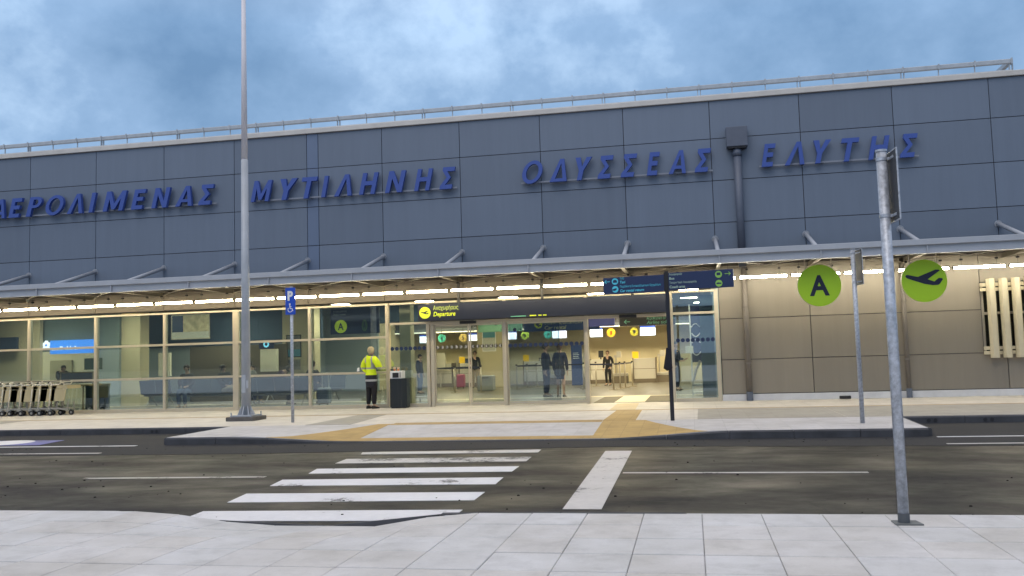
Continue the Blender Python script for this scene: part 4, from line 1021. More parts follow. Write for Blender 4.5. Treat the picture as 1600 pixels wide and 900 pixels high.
for p, lb in zip(Cc, ('nearest post of the cluster in the open doorway', 'second post of the cluster in the open doorway', 'third post of the cluster in the open doorway', 'farthest post of the cluster in the open doorway', 'post at the left edge of the open doorway')): stanchion(p[0], p[1], lb)
belt([Cc[4], Cc[0]], 'navy belt crossing in front of the person in black'); belt([Cc[0], Cc[1], Cc[2], Cc[3]], 'navy belt along the cluster of posts')
for p, lb in zip([(-11.9,9.4),(-11.3,10.4),(-12.3,10.8)], ('queue post left of the woman in yellow', 'queue post behind the woman in yellow', 'farther queue post left of the woman in yellow')): stanchion(p[0], p[1], lb)
belt([(-12.3,10.8),(-11.9,9.4),(-11.3,10.4)], 'navy belt left of the woman in yellow')

# things standing in the hall
t = thing('info_totem', (-4.58, 13.2, 0), 'tall dark blue standing board behind the woman in navy', 'board')
g = MB(); g.cbox(-4.80, -4.36, 13.2, 13.26, 0.03, 1.66, 0.004); g.build('board', pm('totem_blue', (0.02,0.05,0.16), 0.5), t)
g = MB(); g.box(-4.75, -4.41, 13.1, 13.36, 0, 0.029); g.build('foot', m_steel, t)
g = MB()
for k in range(4): g.box(-4.72, -4.50+0.03*(k%2), 13.194, 13.199, 1.33-k*.07, 1.35-k*.07)
g.build('print_lines', m_wtext, t)
t = thing('grey_case', (-7.45, 9.5, 0), 'plain grey box standing behind the right door leaf', 'box')
g = MB(); g.cbox(-7.85, -7.25, 9.4, 9.9, 0.03, 0.60, 0.03); g.build('shell', pm('case_grey', (0.20,0.22,0.22), 0.6), t)
g = MB(); g.box(-7.7, -7.4, 9.37, 9.4, 0.5, 0.53); g.build('handle', m_dark, t)
def suitcase(x, y, w, h, d, col, lb, hand=True):
    t = thing('suitcase', (x, y, 0), lb, 'suitcase'); mt = pm('shell_'+lb.split()[0], col, 0.5)
    g = MB(); g.cbox(x-w/2, x+w/2, y-d/2, y+d/2, 0.05, h, 0.035); b_ = g.build('shell', mt, t)
    g = MB()
    for k in range(4): xx = x-w*.32+k*w*.21; g.box(xx-.008, xx+.008, y-d/2-.006, y-d/2-.0005, 0.1, h-.06)
    g.build('ribs', mt, b_)
    for sx in (-1, 1):
        g = MB(); g.tube((x+sx*w*.36-.015, y-d*.3, 0.03), (x+sx*w*.36+.015, y-d*.3, 0.03), 0.03, n=10); g.build('wheel', m_black, t)
    if hand:
        g = MB(); g.path([(x-.1,y+d*.3,h),(x-.1,y+d*.3,h+.42),(x+.1,y+d*.3,h+.42),(x+.1,y+d*.3,h)], 0.011, 6); g.build('handle', m_steel, t)
suitcase(-9.55, 13.6, 0.34, 0.60, 0.24, (0.30,0.025,0.06), 'crimson suitcase standing beside the man in the hall', False)
suitcase(-10.70, 1.95, 0.36, 0.52, 0.26, (0.05,0.09,0.10), 'teal suitcase with its handle up, right of the seats')
t = thing('baggage_machine', (0.22, 3.0, 0), 'tall grey machine with a white curved emblem on its dark side', 'machine')
g = MB(); g.box(-0.02, 0.02, 3.0, 3.06, 0, 2.6); g.box(0.28, 0.33, 3.0, 3.06, 0, 2.6); g.box(-0.02,0.33,3.0,3.4,0.28,0.33); g.box(-.02,.33,3.0,3.4,0.06,0.10); g.build('frame', m_wpaint, t)
g = MB(); g.box(0.02, 0.28, 3.03, 3.3, 0.95, 2.55); g.build('panel', pm('machine_navy', (0.04,0.05,0.13), 0.5), t)
g = MB()
for k, (zc, s) in enumerate(((1.5,1),(1.25,-1),(1.95,1),(1.78,-1))):
    pts = [(0.03+0.24*i/7, 3.02, zc+s*0.10*math.sin(i/7*math.pi)) for i in range(8)]; g.path(pts, 0.016, 6)
g.build('emblem', m_wpaint, t)
g = MB(); g.path([(0.0,2.98,0.35),(0.12,2.98,0.75),(0.24,2.98,1.0)], 0.03, 8); g.build('lever', m_chrome, t)
g = MB(); g.cbox(-0.16, 0.06, 2.9, 2.92, 1.22, 1.42, 0.003); tag(g.build('white_notice_board', m_wallw), 'small white board held up beside the machine', 'board')
t = thing('trolley_rail', (-7.85, 2.4, 0), 'low metal rail at the foot of the beige column', 'rail')
g = MB(); g.box(-8.15,-7.55,2.2,2.6,0.14,0.17); g.build('shelf', m_steel, t); g = MB(); g.box(-7.9,-7.86,2.35,2.4,0,0.14); g.box(-7.65,-7.61,2.35,2.4,0,0.14); g.build('leg', m_steel, t)

# waiting seats: benches of dark teal shells seen from behind
m_seat = pm('seat_teal', (0.020,0.040,0.055), 0.5)
def bench(x0, n, y, lb, back=-1, w=0.56, ht=0.84):
    t = thing('waiting_bench', (x0+n*w/2, y, 0), lb, 'bench')
    for i in range(n):
        a = x0+i*w+0.015; b = a+w-0.03
        g = MB(); yb = y+back*0.24
        rg = []
        for z, o in ((0.40, 0.0), (0.60, 0.03), (ht, 0.09)):
            yy = yb+back*o; rg.append([(a, yy, z), (b, yy, z), (b, yy+0.03, z), (a, yy+0.03, z)])
        g.loft(rg); g.build('backrest', m_seat, t)
        g = MB(); g.cbox(a, b, y-.22, y+.24, 0.385, 0.42, 0.01); g.build('seat', m_seat, t)
    g = MB(); g.box(x0, x0+n*w, y-.03, y+.03, 0.32, 0.38); g.build('beam', m_chrome, t)
    for x in (x0+.25, x0+n*w-.25):
        g = MB(); g.path([(x, y-.30, 0.02), (x, y, 0.33), (x, y+.30, 0.02)], 0.022, 8); g.build('leg', m_chrome, t)
    return t
bench(-13.35, 4, 2.1, 'row of four dark teal seats left of the handicapped parking post')
bench(-15.9, 5, 2.35, 'row of dark seats holding the two seated travellers', back=1)
bench(-17.5, 2, 3.3, 'two dark seats at the far left of the waiting area')
bench(-14.0, 5, 4.6, 'second row of dark seats farther back', back=1)
tag(MB().cbox(-11.2,-10.95,2.6,2.9,0.0,0.45,0.03).build('dark_bag', m_black), 'small dark bag on the floor beside the seats', 'bag')
# departures board with the green A
t = hang('departures_sign', -10.29, -8.80, 2.06, 2.80, 1.5, m_navy, 'navy hanging departures sign with a lime disc reading A')
g = MB(); g.disc(-9.97, 2.285, 0.19, 1.494, 1.499, 28); di = g.build('disc', m_yellit, t)
g = MB(); add_text(g, 'A', -10.06, 1.49, 2.18, 0.2, fitw=0.18, fith=0.21, ext=0.002, bold=0.004); g.build('letter', m_navy, di)
g = MB(); g.disc(-9.24, 2.29, 0.09, 1.494, 1.499, 28, rz=0.17); di = g.build('disc', pm('disc_dim_green', (0.10,0.20,0.10), 0.5), t)
g = MB(); add_text(g, 'A', -9.28, 1.49, 2.20, 0.2, fitw=0.08, fith=0.19, ext=0.002); g.build('letter', m_navy, di)
g = MB(); add_text(g, 'Αναχωρήσεις', -10.2, 1.497, 2.70, 0.07, fitw=0.42, ext=0.001); add_text(g, 'Departures', -10.2, 1.497, 2.61, 0.08, fitw=0.38, ext=0.001, shear=.2); g.build('lettering', m_wtext, t)

# ================================================================== entrance sign board
t = thing('entrance_board', (-3.8, -0.30, 2.27), 'long charcoal entrance board with a yellow plane disc and yellow lettering', 'sign')
g = MB(); g.cbox(-7.06, -0.50, -0.34, -0.22, 2.27, 2.715, 0.006); g.build('board', m_board, t)
g = MB(); g.box(-6.95, -0.55, -0.20, -0.065, 2.26, 2.33); g.build('drive_housing', m_dark, t)
for x in (-5.95, -3.72, -1.4):
    g = MB(); g.cbox(x-.035, x+.035, -0.30, -0.24, 2.716, 3.25, 0.004); g.build('hanger', m_dark, t)
g = MB(); g.disc(-6.86, 2.485, 0.155, -0.352, -0.341, 36); dd = g.build('icon_disc', m_yellit, t)
g = MB(); plane(g, -6.86, 2.48, 0.135, -0.357, -0.353); g.build('plane_icon', m_board, dd)
g = MB(); add_text(g, 'Αναχωρήσεις', -6.63, -0.343, 2.515, 0.16, fitw=0.68, fith=0.155, ext=0.002, bold=0.001); o = g.build('greek_lettering', pm('text_yellow_pale', (0.42,0.50,0.12), 0.5, emit=(0.45,0.55,0.12), es=0.2), t)
g = MB(); add_text(g, 'Departure', -6.63, -0.343, 2.345, 0.16, fitw=0.60, fith=0.155, ext=0.002, bold=0.003, shear=0.2); g.build('english_lettering', m_yellit, t)
g = MB(); g.box(-4.55, -4.15, -0.3445, -0.3405, 2.292, 2.312); g.build('small_print', m_mint, t)
g = MB()
for a, b in ((-4.05,-3.88),(-3.82,-3.74),(-3.70,-3.61)): g.box(a, b, -0.3445, -0.3405, 2.292, 2.322)
g.build('small_print', m_yellit, t)
# round wall signs hung from the canopy
def rsign(cx, cz, lb, icon):
    t = thing('round_sign', (cx, -1.9, cz-.48), lb, 'sign')
    g = MB(); g.disc(cx, cz, 0.475, -1.955, -1.87, 64); g.build('rim', m_limeedge, t)
    g = MB(); g.disc(cx, cz, 0.47, -1.962, -1.9555, 64); f_ = g.build('face', m_lime, t)
    g = MB()
    if icon == 'A': add_text(g, 'A', cx-.215, -1.964, cz-.235, 0.4, fitw=0.43, fith=0.47, ext=0.002, bold=0.012)
    else: plane(g, cx-.01, cz+.02, 0.50, -1.967, -1.9625)
    g.build('pictogram', pm('ink_navy', (0.008,0.012,0.035), 0.5), f_)
    for s_ in (-1, 1):
        g = MB(); g.box(cx+s_*.285-.015, cx+s_*.285+.015, -1.93, -1.9, cz+.36, 3.26); g.build('hanger', m_cream, t)
rsign(2.905, 2.660, 'lime green disc with a navy letter A under the canopy', 'A')
rsign(5.125, 2.665, 'lime green disc with a navy plane under the canopy', 'P')

# ================================================================== lamp post
def base_plate(t, x, y, r, h=0.10):
    pass
lx, ly = -9.97, -4.2
t = thing('lamp_post', (lx, ly, 0), 'tall tapered grey lamp post on a bolted base plate', 'lamp post')
g = MB(); g.tube((lx,ly,0.13),(lx,ly,6.0),0.105,0.078,n=20); g.smooth = True; g.build('lower_shaft', m_pole, t)
g = MB(); g.tube((lx,ly,6.0),(lx,ly,10.5),0.072,0.045,n=20); g.smooth = True; g.build('upper_shaft', pm('pole_pale', (0.72,0.70,0.74), 0.5, 0, 0.05, 3), t)
g = MB(); g.cbox(lx-.33, lx+.33, ly-.33, ly+.33, 0.0, 0.09, 0.01); g.build('plinth', pm('plinth_dark', (0.10,0.095,0.09), 0.8, 0, 0.2, 8), t)
g = MB(); g.cbox(lx-.22, lx+.22, ly-.22, ly+.22, 0.091, 0.125, 0.004); pl = g.build('base_plate', m_pole, t)
for a in range(8):
    c_, s_ = math.cos(a*math.pi/4), math.sin(a*math.pi/4); g = MB(); n = Vector((-s_, c_))*0.008
    vs = []
    for q in (1, -1): vs += [(lx+c_*.106+n.x*q, ly+s_*.106+n.y*q, 0.126), (lx+c_*.205+n.x*q, ly+s_*.205+n.y*q, 0.126), (lx+c_*.104+n.x*q, ly+s_*.104+n.y*q, 0.33)]
    g.add(vs, [(0,1,2),(5,4,3),(0,3,4,1),(1,4,5,2),(2,5,3,0)]); g.build('gusset', m_pole, t)
for sx in (-1, 1):
    for sy in (-1, 1):
        g = MB(); g.tube((lx+sx*.24, ly+sy*.24, 0.09), (lx+sx*.24, ly+sy*.24, 0.19), 0.014, n=8); g.tube((lx+sx*.24, ly+sy*.24, 0.09), (lx+sx*.24, ly+sy*.24, 0.12), 0.028, n=6); g.build('bolt', m_galv, pl)
g = MB(); g.cbox(lx-.045, lx+.045, ly-.113, ly-.093, 0.62, 1.02, 0.004); g.build('access_door', m_pole, t)
g = MB(); g.cbox(lx+.05, lx+.10, ly-.10, ly-.06, 0.72, 0.9, 0.004); g.build('label_plate', m_pole, t)

# disabled parking sign
px, py = -8.40, -5.14
t = thing('parking_sign', (px, py, 0), 'thin post with a narrow blue sign reading P above a wheelchair symbol', 'sign')
g = MB(); g.tube((px,py,0),(px,py,2.90),0.033,n=14); g.tube((px,py,2.90),(px,py,2.915),0.036,n=14); g.smooth = True; g.build('post', m_galv, t)
g = MB(); g.cbox(px-.115, px+.115, py-.058, py-.048, 2.30, 2.88, 0.003); pb = g.build('sign_plate', m_blue, t)
for z in (2.42, 2.76):
    g = MB(); g.tube((px,py,z-.02),(px,py,z+.02),0.038,n=14); g.box(px-.03,px+.03,py-.048,py-.03,z-.015,z+.015); g.build('clamp', m_galv, t)
g = MB(); add_text(g, 'P', px-.062, py-.060, 2.60, 0.2, fitw=0.125, fith=0.21, ext=0.001, bold=0.01)
g.disc(px-.012, 2.525, 0.019, py-.061, py-.0585, 12)
yq = py-.0605
def seg(g, a, b, w, y):
    a = Vector(a); b = Vector(b); d = (b-a).normalized(); n = Vector((-d.y, d.x))*w/2
    g.fprism([tuple(a-n), tuple(b-n), tuple(b+n), tuple(a+n)], y-.0008, y+.0015)
seg(g, (px-.012,2.505), (px-.005,2.43), .02, yq); seg(g, (px-.005,2.43), (px+.04,2.43), .016, yq-.0002); seg(g, (px+.04,2.43), (px+.06,2.375), .016, yq-.0004); seg(g, (px-.01,2.475), (px+.03,2.47), .012, yq-.0006)
for k in range(9):
    a0 = R(130+k*24); a1 = R(130+(k+1)*24); cx, cz, rr_ = px-.005, 2.405, 0.05
    seg(g, (cx+rr_*math.cos(a0), cz+rr_*math.sin(a0)), (cx+rr_*math.cos(a1), cz+rr_*math.sin(a1)), .013, yq-.001-.0001*k)
g.build('lettering', m_wpaint, pb)

# direction sign on its dark post
dx, dy = -0.39, -6.234
t = thing('direction_sign', (dx, dy, 0), 'navy two panel direction sign for taxi, bus and coach on a dark post', 'sign')
t.rotation_euler = (0, 0, 0)
g = MB(); g.cbox(dx-.036, dx+.036, dy-.036, dy+.036, 0, 2.76, 0.004); g.build('post', pm('post_black', (0.012,0.014,0.022), 0.45), t)
ca, sa = math.cos(-0.19), math.sin(-0.19)
def rot(mb):
    mb.v = [(dx+(x*ca-y*sa), dy+(x*sa+y*ca), z) for x, y, z in mb.v]; return mb
g = MB(); g.cbox(-1.215, -0.042, -0.045, 0.03, 2.385, 2.70, 0.004); lp = rot(g).build('left_panel', m_navy, t)
g = MB(); g.cbox(0.042, 1.225, -0.045, 0.03, 2.400, 2.725, 0.004); rp = rot(g).build('right_panel', m_navy, t)
g = MB(); g.box(-0.041, 0.041, -0.047, 0.032, 2.38, 2.73); rot(g).build('panel_joint', m_black, t)
g = MB(); arrow(g, -1.13, 2.625, 0.06, -1, -0.049, -0.046, 0.2); g.disc(-0.98, 2.625, 0.062, -0.049, -0.046, 28); g.disc(-0.98, 2.475, 0.062, -0.049, -0.046, 28); rot(g).build('arrow_and_discs', m_cyan, lp)
g = MB(); g.fprism([(-1.02,2.60),(-0.94,2.60),(-0.94,2.63),(-0.957,2.655),(-1.003,2.655),(-1.02,2.63)], -0.0515, -0.0495); rot(g).build('taxi_icon', m_navy, lp); g = MB()
g.fprism([(-1.04,2.455),(-0.99,2.445),(-0.95,2.47),(-0.955,2.50),(-0.985,2.49),(-1.04,2.475)], -0.0515, -0.0495); rot(g).build('key_icon', m_navy, lp)
g = MB(); add_text(g, 'Ταξί', -0.885, -0.047, 2.650, 0.06, fitw=0.085, fith=.05, ext=0.001); add_text(g, 'Taxi', -0.885, -0.047, 2.580, 0.06, fitw=0.105, fith=.05, ext=0.001, bold=.001, shear=.15)
add_text(g, 'Παράδοση Ενοικιαζόμενων Οχημάτων', -0.885, -0.047, 2.490, 0.06, fitw=0.78, fith=.055, ext=0.001); add_text(g, 'Car rental return', -0.885, -0.047, 2.415, 0.06, fitw=0.46, fith=.052, ext=0.001, bold=.001, shear=.15)
rot(g).build('lettering', m_cyan, lp)
g = MB(); arrow(g, 1.13, 2.645, 0.055, 1, -0.049, -0.046, 0.2); g.disc(0.965, 2.64, 0.062, -0.049, -0.046, 28); g.disc(0.965, 2.478, 0.062, -0.049, -0.046, 28); rot(g).build('arrow_and_discs', m_grn, rp)
g = MB(); g.box(0.93, 1.0, -.0515, -.0495, 2.625, 2.675); rot(g).build('bus_icon', m_navy, rp); g = MB(); g.fprism([(0.92,2.465),(1.01,2.465),(1.01,2.485),(0.95,2.495),(0.92,2.485)], -0.0515, -0.0495); rot(g).build('coach_icon', m_navy, rp)
g = MB(); add_text(g, 'Λεωφορείο', 0.06, -0.047, 2.665, 0.06, fitw=0.24, fith=.05, ext=0.001); add_text(g, 'Bus', 0.06, -0.047, 2.595, 0.06, fitw=0.095, fith=.045, ext=0.001, bold=.001)
add_text(g, 'Τουριστικό Λεωφορείο', 0.06, -0.047, 2.510, 0.06, fitw=0.50, fith=.05, ext=0.001); add_text(g, 'Coach area', 0.06, -0.047, 2.435, 0.06, fitw=0.29, fith=.05, ext=0.001, bold=.001)
rot(g).build('lettering', pm('text_palegreen', (0.45,0.62,0.50), 0.5), rp)
# dark jacket hung on the post
g = MB(); rg = []
for z, w, d in ((1.32,.03,.02),(1.22,.04,.04),(1.08,.065,.05),(0.96,.085,.045),(0.93,.05,.04)):
    rg.append([(dx-.02+w*math.cos(a)*(1.25 if math.cos(a) < 0 else .7)+0.01*math.sin(3*a), dy-.045+d*math.sin(a), z+.02*math.sin(2*a)) for a in [2*math.pi*i/12 for i in range(12)]])
g.loft(rg); tag(g.build('dark_jacket', pm('jacket_black', (0.012,0.012,0.02), 0.9)), 'dark jacket hanging from the black sign post', 'jacket')

# galvanised post with a small sign seen edge-on
def plate_sign(x, y, r, h, lb, plate, pm_=m_galv):
    t = thing('sign_post', (x, y, 0), lb, 'sign post')
    g = MB(); g.tube((x,y,0.0),(x,y,h),r,n=20); g.smooth = True; g.build('post', pm_, t)
    g = MB(); g.tube((x,y,h),(x,y,h+.015),r*1.1,n=20); g.build('cap', pm_, t)
    (ax, ay), (bx, by), z0, z1 = plate
    d = Vector((bx-ax, by-ay)).normalized(); n = Vector((-d.y, d.x))*0.004
    g = MB()
    vs = []
    for z in (z0, z1): vs += [(ax-n.x,ay-n.y,z),(bx-n.x,by-n.y,z),(bx+n.x,by+n.y,z),(ax+n.x,ay+n.y,z)]
    g.add(vs, [(0,3,2,1),(4,5,6,7),(0,1,5,4),(1,2,6,5),(2,3,7,6),(3,0,4,7)])
    p_ = g.build('sign_plate', pm('sign_back', (0.045,0.05,0.06), 0.5, 0.3, 0.15, 5), t)
    # folded rim round the plate
    g = MB(); e_ = n*4
    for (qx, qy) in ((ax, ay), (bx, by)): g.tube((qx, qy, z0), (qx, qy, z1), 0.006, n=6)
    g.tube((ax,ay,z0),(bx,by,z0),0.006,n=6); g.tube((ax,ay,z1),(bx,by,z1),0.006,n=6); g.build('rim', m_galv, p_)
    for z in (z0+.05*(z1-z0)+.02, z1-.05*(z1-z0)-.02):
        g = MB(); g.tube((x,y,z-.012),(x,y,z+.012),r*1.08,n=20); mx, my = (ax+bx)/2, (ay+by)/2
        g.box(min(x,mx), max(x,mx), y-.02, y+.02, z-.010, z+.010); g.tube((ax+(bx-ax)*.15,ay+(by-ay)*.15,z),(ax+(bx-ax)*.85,ay+(by-ay)*.85,z),0.012,n=6)
        g.build('clamp', m_galv, t)
    return t
bx_, by_ = 1.415, -16.30
t = plate_sign(bx_, by_, 0.037, 2.655, 'thick galvanised post in the foreground with a sign turned edge-on', ((1.452,-16.05),(1.482,-16.47),2.14,2.645))
g = MB(); g.prism([(bx_-.07,by_-.07),(bx_+.115,by_-.07),(bx_+.095,by_+.08),(bx_-.07,by_+.08)], 0.001, 0.012); tag(g.build('foot_plate', pm('plate_dark', (0.16,0.17,0.17), 0.6, 0.2, 0.2, 8), t))
g = MB(); g.tube((bx_,by_,0.012),(bx_,by_,0.075),0.040,n=20); g.build('collar', pm('collar_grey', (0.10,0.11,0.12), 0.5, 0.3), t)
plate_sign(2.712, -7.43, 0.036, 2.87, 'slim galvanised post on the pavement bulge with a small sign turned edge-on', ((2.765,-7.2),(2.825,-7.62),2.28,2.86))

# small floodlight at the foot of the wall
t = thing('foot_light', (3.6, -0.15, 0), 'small black floodlight on the ground against the white plinth', 'lamp')
g = MB(); g.cbox(3.47, 3.73, -0.24, -0.14, 0.01, 0.085, 0.01); b_ = g.build('housing', m_black, t)
g = MB(); g.box(3.52, 3.68, -0.22, -0.16, 0.0855, 0.092); g.build('lens', pm('lens_pale', (0.6,0.6,0.55), 0.3), b_)

# black cabinet with a white box and two cups
t = thing('cabinet', (-7.60, -0.32, 0), 'black slim cabinet standing against the glass by the doors', 'cabinet')
g = MB(); g.prism([(-7.815,-0.50),(-7.50,-0.50),(-7.385,-0.40),(-7.385,-0.14),(-7.815,-0.14)], 0.03, 0.775)
g.build('body', pm('cabinet_black', (0.012,0.018,0.022), 0.4), t)
g = MB(); g.box(-7.80, -7.40, -0.47, -0.15, 0, 0.03); g.build('base', m_dark, t)
g = MB(); g.box(-7.60, -7.596, -0.5035, -0.5005, 0.06, 0.75); g.build('door_gap', m_dark, t)
t = thing('white_oven', (-7.655, -0.32, 0.776), 'small white box with a dark window on top of the black cabinet', 'box')
g = MB(); g.cbox(-7.815, -7.495, -0.48, -0.18, 0.776, 0.975, 0.008); b_ = g.build('casing', m_wpaint, t)
g = MB(); g.box(-7.745, -7.575, -0.486, -0.4805, 0.80, 0.93); g.build('window', m_black, b_)
g = MB(); g.box(-7.555, -7.51, -0.486, -0.4805, 0.80, 0.94); g.build('control_strip', m_chrome, b_)
m_cup = pm('cup_glass', (0.72,0.55,0.40), 0.3); m_cupo = pm('cup_orange', (0.60,0.22,0.08), 0.4)
for x, lb in ((-7.735, 'left one of two small orange cups on the white box'), (-7.635, 'right one of two small orange cups on the white box')):
    t = thing('cup', (x, -0.33, 0.976), lb, 'cup', 'two cups on the white box')
    g = MB(); g.tube((x,-.33,0.976),(x,-.33,1.03),0.026,0.032,n=14); g.build('lower_part', m_cupo, t)
    g = MB(); g.tube((x,-.33,1.0305),(x,-.33,1.075),0.032,0.036,n=14); g.build('upper_part', m_cup, t)

# ================================================================== luggage trolleys, nested in a row
m_tan = pm('trolley_tan', (0.50,0.42,0.24), 0.55, 0, 0.08, 4); m_tr = pm('trolley_pale', (0.66,0.62,0.52), 0.45, 0.1)
m_ty = pm('trolley_grey', (0.30,0.30,0.28), 0.45, 0.3)
def trolley(X, lb):
    """X = foot of the uprights; the trolley points to +X"""
    y0, y1 = -0.92, -0.40
    t = thing('luggage_trolley', (X, -0.66, 0), lb, 'trolley', 'luggage trolleys nested in a row by the glass')
    for y in (y0, y1):
        g = MB(); g.path([(X, y, 0.20), (X+0.075, y, 0.86)], 0.021, 10); g.smooth = True; g.build('upright', m_tr, t)
    g = MB()
    for y in (y0, y1):
        g.path([(X+.075,y,.86),(X+.30,y+(.02 if y==y0 else -.02),.86),(X+.36,y+(.03 if y==y0 else -.03),.93)], 0.016, 8)
    g.path([(X+.075,y0,.88),(X-.02,y0+.04,.93),(X-.02,y1-.04,.93),(X+.075,y1,.88)], 0.018, 8); g.path([(X+.36,y0+.03,.93),(X+.36,y1-.03,.93)], 0.016, 8)
    g.build('handle', m_tr, t)
    g = MB()
    for y in (y0+.03, y1-.03): g.tube((X-.0,y,.925),(X-.05,y,.915),0.024,n=8)
    g.tube((X+.34,y0+.1,.945),(X+.34,y1-.1,.945),0.022,n=8); g.build('grip', m_black, t)
    g = MB(); g.add([(X+.06,y0-.012,.40),(X+.50,y0-.012,.40),(X+.555,y0-.012,.735),(X+.10,y0-.012,.735),(X+.06,y0,.40),(X+.50,y0,.40),(X+.555,y0,.735),(X+.10,y0,.735)],
          [(0,1,2,3),(7,6,5,4),(0,4,5,1),(1,5,6,2),(2,6,7,3),(3,7,4,0)]); g.build('side_panel', m_tan, t)
    g = MB(); g.cbox(X+.10, X+.60, y0-.02, y0+.01, .742, .83, 0.006); g.box(X+.10, X+.60, y1, y1+.02, .742, .83); g.box(X+.585,X+.60,y0+.01,y1,.742,.83); g.build('basket_rim', m_tan, t)
    g = MB()
    for y in (y0, y1): g.path([(X-.02,y,.20),(X+.30,y*.9-.066,.19),(X+.52,y*.55-.297,.14)], 0.02, 8)
    g.box(X+.02, X+.50, y0+.12, y1-.12, .175, .19); g.path([(X+.50,y0+.12,.14),(X+.50,y0+.14,.38)], 0.018, 8); g.path([(X+.50,y1-.12,.14),(X+.50,y1-.14,.38)], 0.018, 8)
    g.build('chassis', m_ty, t)
    for y in (y0, y1):
        g = MB(); g.prism([(X-.09,y-.015),(X+.09,y-.015),(X+.09,y+.015),(X-.09,y+.015)], .13, .15); vs=[(X-.05,y-.016,.15),(X+.08,y-.016,.10),(X+.0,y-.016,.33),(X-.05,y+.016,.15),(X+.08,y+.016,.10),(X+.0,y+.016,.33)]
        g.add(vs, [(0,1,2),(5,4,3),(0,3,4,1),(1,4,5,2),(2,5,3,0)]); g.build('wheel_fork', m_ty, t)
    for x, y in ((X+.05, y0), (X+.05, y1), (X+.52, (y0+y1)/2)):
        g = MB(); g.tube((x, y-.02, .075), (x, y+.02, .075), 0.075, n=16); w_ = g.build('wheel', m_black, t)
        g = MB(); g.tube((x, y-.024, .075), (x, y+.024, .075), 0.035, n=12); g.build('hub', m_ty, w_)
for X, lb in ((-17.68, 'rightmost luggage trolley, its whole tan side panel in view'), (-18.02, 'second luggage trolley from the right of the row'), (-18.27, 'third luggage trolley from the right of the row'),
              (-18.62, 'third luggage trolley from the left of those fully in view'), (-18.98, 'second luggage trolley from the left of those fully in view'), (-19.22, 'leftmost luggage trolley fully in view'), (-19.62, 'luggage trolley cut off by the left edge of the picture'), (-19.98, 'last trolley of the row, mostly beyond the left edge')):
    trolley(X, lb)
# grit scattered over the asphalt and along the gutter
random.seed(21); g = MB()
for k in range(260):
    x = random.uniform(-12, 7); y = random.choice((random.uniform(-15.6, -9.0), random.uniform(-9.2, -8.6), random.uniform(-15.75, -13)))
    if x < -2 and x > -5.1 and random.random() < .6: continue
    s = random.choice((0.006, 0.008, 0.011, 0.015)); n = 6; a0 = random.random()*6
    rg = []
    for zz, q in ((-0.128, 1.0), (-0.128+s*.7, .6)):
        rg.append([(x+s*q*(1+.3*math.sin(3*i+a0))*math.cos(i/n*2*math.pi), y+s*q*math.sin(i/n*2*math.pi), zz) for i in range(n)])
    g.loft(rg)
tag(g.build('road_grit', pm('grit', (0.012, 0.011, 0.010), 0.9)), 'small dark bits of grit scattered over the asphalt road', None, None, 'stuff')

# ================================================================== people
def skin_mesh(name, pts, edges, radii, mat, parent, base, sub=1, root=0):
    me = bpy.data.meshes.new(name); me.from_pydata([Vector(p) for p in pts], edges, []); me.update()
    ob = bpy.data.objects.new(name, me); C.objects.link(ob)
    mo = ob.modifiers.new('Skin', 'SKIN'); mo.use_smooth_shade = True; mo.branch_smoothing = 0.6
    for i, r_ in enumerate(radii):
        sv = me.skin_vertices[0].data[i]; sv.radius = r_ if isinstance(r_, tuple) else (r_, r_); sv.use_root = (i == root)
    ss = ob.modifiers.new('Subdivision', 'SUBSURF'); ss.levels = sub; ss.render_levels = sub
    dg = bpy.context.evaluated_depsgraph_get(); ev = ob.evaluated_get(dg)
    nm = bpy.data.meshes.new_from_object(ev); ob.modifiers.clear(); ob.data = nm; nm.name = name
    nm.materials.clear(); nm.materials.append(mat)
    for p in nm.polygons: p.use_smooth = True
    ob.parent = parent; ob.location = (0, 0, 0); WL[ob.name] = WL[parent.name]
    return ob
m_skin = pm('skin', (0.42, 0.27, 0.19), 0.6)
def mk(col, nm, r=0.85): return pm('cloth_'+nm, col, r, 0, 0.12, 9)
STAND = dict(pel=(0,0,.52), spi=(0,.005,.62), che=(0,.0,.755), nec=(0,.01,.845), hd=(0,-.005,.925), top=(0,.0,.965),
    shL=(-.095,.005,.805), elL=(-.125,.01,.63), wrL=(-.125,-.03,.485), haL=(-.125,-.045,.44),
    shR=(.095,.005,.805), elR=(.125,.01,.63), wrR=(.125,-.03,.485), haR=(.125,-.045,.44),
    hiL=(-.05,0,.50), knL=(-.055,-.01,.28), anL=(-.058,.01,.045), toL=(-.065,-.085,.018),
    hiR=(.05,0,.50), knR=(.055,-.01,.28), anR=(.058,.01,.045), toR=(.065,-.085,.018))
